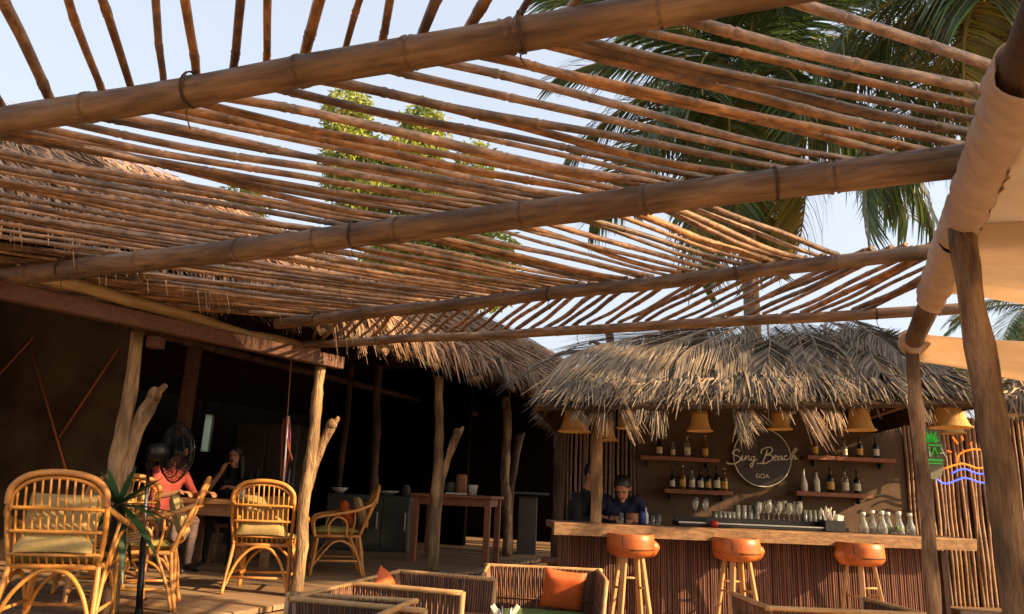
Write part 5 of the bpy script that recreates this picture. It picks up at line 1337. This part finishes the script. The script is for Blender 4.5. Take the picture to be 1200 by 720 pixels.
# standing behind the counter, leaning on it
def standing(lean, head, arms, h=1.0):
    J = dict(pelvis=(0, 0, .95), chest=(0, -lean*.55, 1.28), neck=(0, -lean*.95, 1.47), head=head,
             knee_l=(-.1, -.02, .50), knee_r=(.1, .02, .50), ankle_l=(-.11, .02, .09), ankle_r=(.11, .05, .09), tuck=True)
    J.update(arms); return J
m1 = ony(676, 590, 8.05)
person('man in black behind the front post, leaning on the end of the bar',
       standing(.16, (0, -.22, 1.62), dict(elbow_l=(-.27, -.22, 1.15), wrist_l=(-.14, -.42, 1.20), hand_l=(.5, -.8, 0), elbow_r=(.27, -.22, 1.16), wrist_r=(.10, -.42, 1.20), hand_r=(-.5, -.8, 0))),
       (m1.x, 8.12, -.01), R(48), 'cl_black', 'cl_black', False, 0, R(8))
m2 = ony(729, 590, 8.0)
person('man in navy bent over the bar looking down, beside the front post',
       standing(.30, (0, -.42, 1.50), dict(elbow_l=(-.30, -.26, 1.17), wrist_l=(-.10, -.46, 1.205), hand_l=(.5, -.8, 0), elbow_r=(.31, -.26, 1.17), wrist_r=(.12, -.46, 1.205), hand_r=(-.5, -.8, 0))),
       (m2.x, 8.12, -.02), R(-6), 'cl_navy', 'cl_navy', False, R(-12), R(38))

# ------------------------------------------------------------------ palms and trees
def green_frond(seed, L=4.0, nl=64, ll=.95, m='palm', arch=1.15):
    """local: root at 0, along +X, arching up then down in Z"""
    rr = random.Random(seed); b = MB(); P = []
    for i in range(15):
        t = i/14; P.append(Vector((L*(t-.13*t*t*arch), .12*L*noise.noise((seed, t, 0))*t, L*(.26*t-.50*arch*t*t))))
    b.tube(P, [.032*(1-.85*i/14)+.003 for i in range(15)], 6, mi=1)
    def at(t):
        k = t*14; i = min(int(k), 13); return P[i].lerp(P[i+1], k-i), (P[i+1]-P[i]).normalized()
    for s in (-1, 1):
        for i in range(nl):
            t = .10+.89*(i+rr.random()*.6)/nl; p, d = at(min(t, .999))
            lat = d.cross(Vector((0, 0, 1))).normalized()*s
            l = ll*(.5+.75*math.sin(PI*min(1, .18+t*.8)))*rr.uniform(.85, 1.1); an = R(62-32*t)
            dv = (d*math.cos(an)+lat*math.sin(an)+Vector((0, 0, .15))).normalized()
            wd = .024*rr.uniform(.8, 1.15); wv = dv.cross(Vector((0, 0, 1)))
            wv = (wv.normalized()+Vector((0, 0, rr.uniform(-.3, .3)))).normalized()*wd
            dr = rr.uniform(.35, .7)*l
            q1 = p+dv*l*.35+Vector((0, 0, -dr*.08)); q2 = p+dv*l*.7+Vector((0, 0, -dr*.38)); q3 = p+dv*l*.95+Vector((0, 0, -dr*.9))
            b.add([p-wv*.5, p+wv*.5, q1-wv, q1+wv, q2-wv*.85, q2+wv*.85, q3-wv*.1, q3+wv*.1], [[0, 1, 3, 2], [2, 3, 5, 4], [4, 5, 7, 6]], 0)
    return b.mesh('palm_frond', [m, 'rachis'])
gf = [green_frond(i) for i in range(5)]; gy = [green_frond(30+i, 3.4, 56, .8, 'palm_yellow', 1.5) for i in range(2)]
def palm(label, base, crown, n_, sc=1.0, seed=0, fruits=True):
    rr = random.Random(seed); t = thing('palm_tree', label, 'palm tree', base)
    base, crown = Vector(base), Vector(crown); c = crown-base; P = smoothcurve([(0, 0, 0), (c.x*.25, c.y*.25, c.z*.4), (c.x*.75, c.y*.75, c.z*.8), tuple(c)], 12)
    b = MB(); b.tube(P, [(.17-.075*i/len(P))*(1+.06*(i % 2)) for i in range(len(P))], 12); b.build('trunk', 'bark', t)
    for k in range(n_):
        az = k*2.399+rr.uniform(-.2, .2); el = R(62-118*(k+.5)/n_+rr.uniform(-8, 8))
        o = obj('palm_frond', rr.choice(gf) if k < n_*.84 else rr.choice(gy), t, c+Vector((0, 0, .1)))
        o.rotation_mode = 'XYZ'; o.rotation_euler = (rr.uniform(-.25, .25), -el, az); s = sc*rr.uniform(.85, 1.08); o.scale = (s, s, s)
    if fruits:
        for k in range(9):
            a = k*2.2; b = MB(); ellip(b, c+Vector((.28*math.cos(a), .28*math.sin(a), -.25-.18*(k % 3)/2)), .11, .11, .14, None, 10, 8); b.build('coconut', 'coconut', t)
        for k in range(6):
            a = k*1.05; b = MB(); P0 = c+Vector((0, 0, 0))
            for j in range(7):
                aa = a+rr.uniform(-.3, .3); b.tube(smoothcurve([P0, P0+Vector((.35*math.cos(aa), .35*math.sin(aa), .1)), P0+Vector((.6*math.cos(aa), .6*math.sin(aa), -.45-rr.uniform(0, .4)))], 3), .012, 4)
            b.build('flower_spray', 'palm_yellow', t)
    return t
pA = ony(868, 105, 12.6); pAb = ony(884, 380, 12.6)
palm('coconut palm rising straight behind the bar roof with yellow fruit sprays', (pAb.x, 12.6, 0), pA, 34, 1.12, 3)
pB = ony(1175, -25, 8.6); palm('coconut palm with a leaning trunk and dense crown over the cloth shade', (pB.x+1.6, 9.4, 0), pB, 28, 1.0, 8)
palm('distant small palm seen past the cloth shade', (ony(1225, 370, 26).x, 26, 0), ony(1225, 366, 26), 20, .95, 5, False)
for x, y, z, sd_, nf_, sc_p, lab in ((10.4, 5.6, 8.4, 21, 26, .8, 'unseen coconut palm added just past the end of the bar to shade its roof'), (13.4, 4.9, 9.9, 22, 28, .72, 'tall unseen coconut palm added farther out to shade the bar roof'),
                               (11.8, 8.0, 8.6, 25, 28, .85, 'unseen coconut palm added for shade beside the cane wall'), (9.6, -1.3, 9.0, 23, 28, .85, 'unseen coconut palm added abreast of the near post to shade the pergola'), (13.0, -3.4, 9.9, 24, 26, .9, 'tall unseen coconut palm added towards the sun to shade the pergola'), (11.0, .4, 10.3, 27, 32, .58, 'tall unseen coconut palm with a small crown added to shade the first hut post')):
    palm(lab, (x+.5, y, 0), (x, y, z), nf_, sc_p, sd_, False)  # unseen palms added to shade the bar roof, pergola slats and first hut post
def leafy_tree(label, base, blobs, count, m='foliage', ls=.16, trunk_r=.14, seed=0, name='leafy_tree'):
    rr = random.Random(seed); base = Vector(base); t = thing(name, label, 'tree', base)
    b = MB(); tot = sum(x[3]*x[4] for x in blobs)
    tb_ = MB(); topz = max(bb[2] for bb in blobs)
    cx0 = sum(bb[0] for bb in blobs)/len(blobs); cy0 = sum(bb[1] for bb in blobs)/len(blobs)
    main = smoothcurve([(0, 0, 0), ((cx0-base.x)*.4, (cy0-base.y)*.4, topz*.45), (cx0-base.x, cy0-base.y, topz*.85)], 6)
    tb_.tube(main, [trunk_r*(1-.7*i/(len(main)-1)) for i in range(len(main))], 9)
    for (x, y, z, rx, rz_) in blobs:
        c = Vector((x, y, z))-base; st_ = main[min(len(main)-1, int(len(main)*.65))]
        tb_.tube(smoothcurve([st_, st_.lerp(c, .5)+Vector((0, 0, -.2)), c], 4), [.05, .045, .04, .035, .03, .025, .02, .015, .01], 6)
        for k in range(int(count*rx*rz_/tot)):
            while True:
                v = Vector((rr.uniform(-1, 1), rr.uniform(-1, 1), rr.uniform(-1, 1)))
                if v.length < 1 and noise.noise(v*2.3+Vector((x, y, seed))) > -.12: break
            p = c+Vector((v.x*rx, v.y*rx, v.z*rz_)); d = Vector((rr.gauss(0, 1), rr.gauss(0, 1), rr.gauss(-.7, .8))).normalized()
            wv = d.cross(Vector((rr.gauss(0, 1), rr.gauss(0, 1), rr.gauss(0, 1)))).normalized()*ls*.17; L = ls*rr.uniform(.7, 1.3)
            b.add([p, p+d*L*.5+wv, p+d*L, p+d*L*.5-wv], [[0, 1, 2, 3]], 0)
    tb_.build('trunk', 'bark', t); b.build('crown', m, t)['kind'] = 'stuff'
    return t
TY = 19
def bl_px(x, y, Y, rx, rz_): p = ony(x, y, Y); return (p.x, p.y, p.z, rx, rz_)
p0 = ony(450, 400, TY); p1 = ony(560, 400, 18)
leafy_tree('slender bright green tree with twin tops behind the long thatched hut', (p0.x+.4, TY, 0),
           [bl_px(408, 140, TY, .75, 1.0), bl_px(418, 195, TY, 1.0, 1.1), bl_px(470, 205, TY, 1.2, 1.0), bl_px(497, 160, TY, .75, 1.1), bl_px(448, 245, TY, 1.4, .9), bl_px(490, 215, TY, .9, .9)], 15000, 'foliage', .22, .18, 1)
leafy_tree('lower bright green tree between the two thatched roofs', (p1.x-.3, 17.5, 0),
           [bl_px(556, 205, 17.5, .55, 1.0), bl_px(550, 245, 17.5, .9, .9), bl_px(500, 300, 17.5, 1.6, .9), bl_px(540, 325, 17.5, 1.5, 1.0), bl_px(470, 330, 17.5, 1.3, .9), bl_px(560, 290, 17.5, 1.0, .8)], 14000, 'foliage', .21, .15, 2)
p2 = ony(286, 300, 21); leafy_tree('small yellow green treetop just showing over the long hut ridge', (p2.x, 21, 0), [bl_px(286, 236, 21, .75, .6), bl_px(275, 250, 21, .8, .6)], 1200, 'foliage_y', .26, .12, 3)
p3 = ony(1190, 470, 14); leafy_tree('green shrub showing over the thatch beyond the near post', (p3.x, 14, 0), [bl_px(1190, 452, 14, 1.1, .6), bl_px(1135, 440, 14.5, .6, .5), bl_px(1240, 450, 14, 1.2, .8)], 2600, 'foliage', .2, .1, 4, 'shrub')
# dead branch and stump of a pole standing up behind the bar roof
db = ony(715, 410, 10.5); t = thing('dead_branch', 'bare crooked dead branch on a cut trunk between the two roofs', 'branch', (db.x, 10.5, 0))
def L10(x, y): return ony(x, y, 10.5)-Vector((db.x, 10.5, 0))
MB().tube(smoothcurve([(.05, .1, 0), tuple(L10(716, 430)), tuple(L10(713, 388))], 5), [.09]*6+[.06]*5, 9).build('trunk', 'trunk', t)
MB().tube(smoothcurve([L10(715, 408), L10(700, 411), L10(685, 413), L10(665, 413), L10(648, 418)], 5), [.055]*5+[.045]*5+[.035]*5+[.03]*5+[.012], 8).build('limb', 'dead', t)
MB().tube(smoothcurve([L10(708, 408), L10(702, 404), L10(694, 401), L10(690, 404)], 4), [.03]*6+[.022]*6+[.01], 7).build('limb', 'dead', t)
# neighbouring thatched roof past the near post
n0, n1 = ony(1165, 486, 8.0), ony(1300, 478, 7.6); k_0, k_1 = ony(1190, 440, 9.6), ony(1320, 425, 9.4)
nr = thing('thatched_awning', 'thatched side awning with orange underside beyond the near post', 'awning', ((n0.x+n1.x)/2, 8.5, 0)); iv = Matrix.Translation(-Vector(nr.location))
def np_(o): o.parent = nr; o.matrix_parent_inverse = iv; return o
b = MB(); b.add([n0, n1, k_1, k_0], [[0, 1, 2, 3]]); o = np_(b.build('roof', 'shade')); md = o.modifiers.new('t', 'SOLIDIFY'); md.thickness = .04
o = np_(thatch(n0, n1, k_0, k_1, 1500, .4, .7, .15, .12, 9, 300, .012).build('thatch', 'thatch')); o['kind'] = 'stuff'
for q in (n0, n1, k_0, k_1): np_(wood_post('post', None, (q.x+.1, q.y+.1, 0), (q.x+.1, q.y+.1, q.z), .05, .045, 'trunk', q.x, .02))
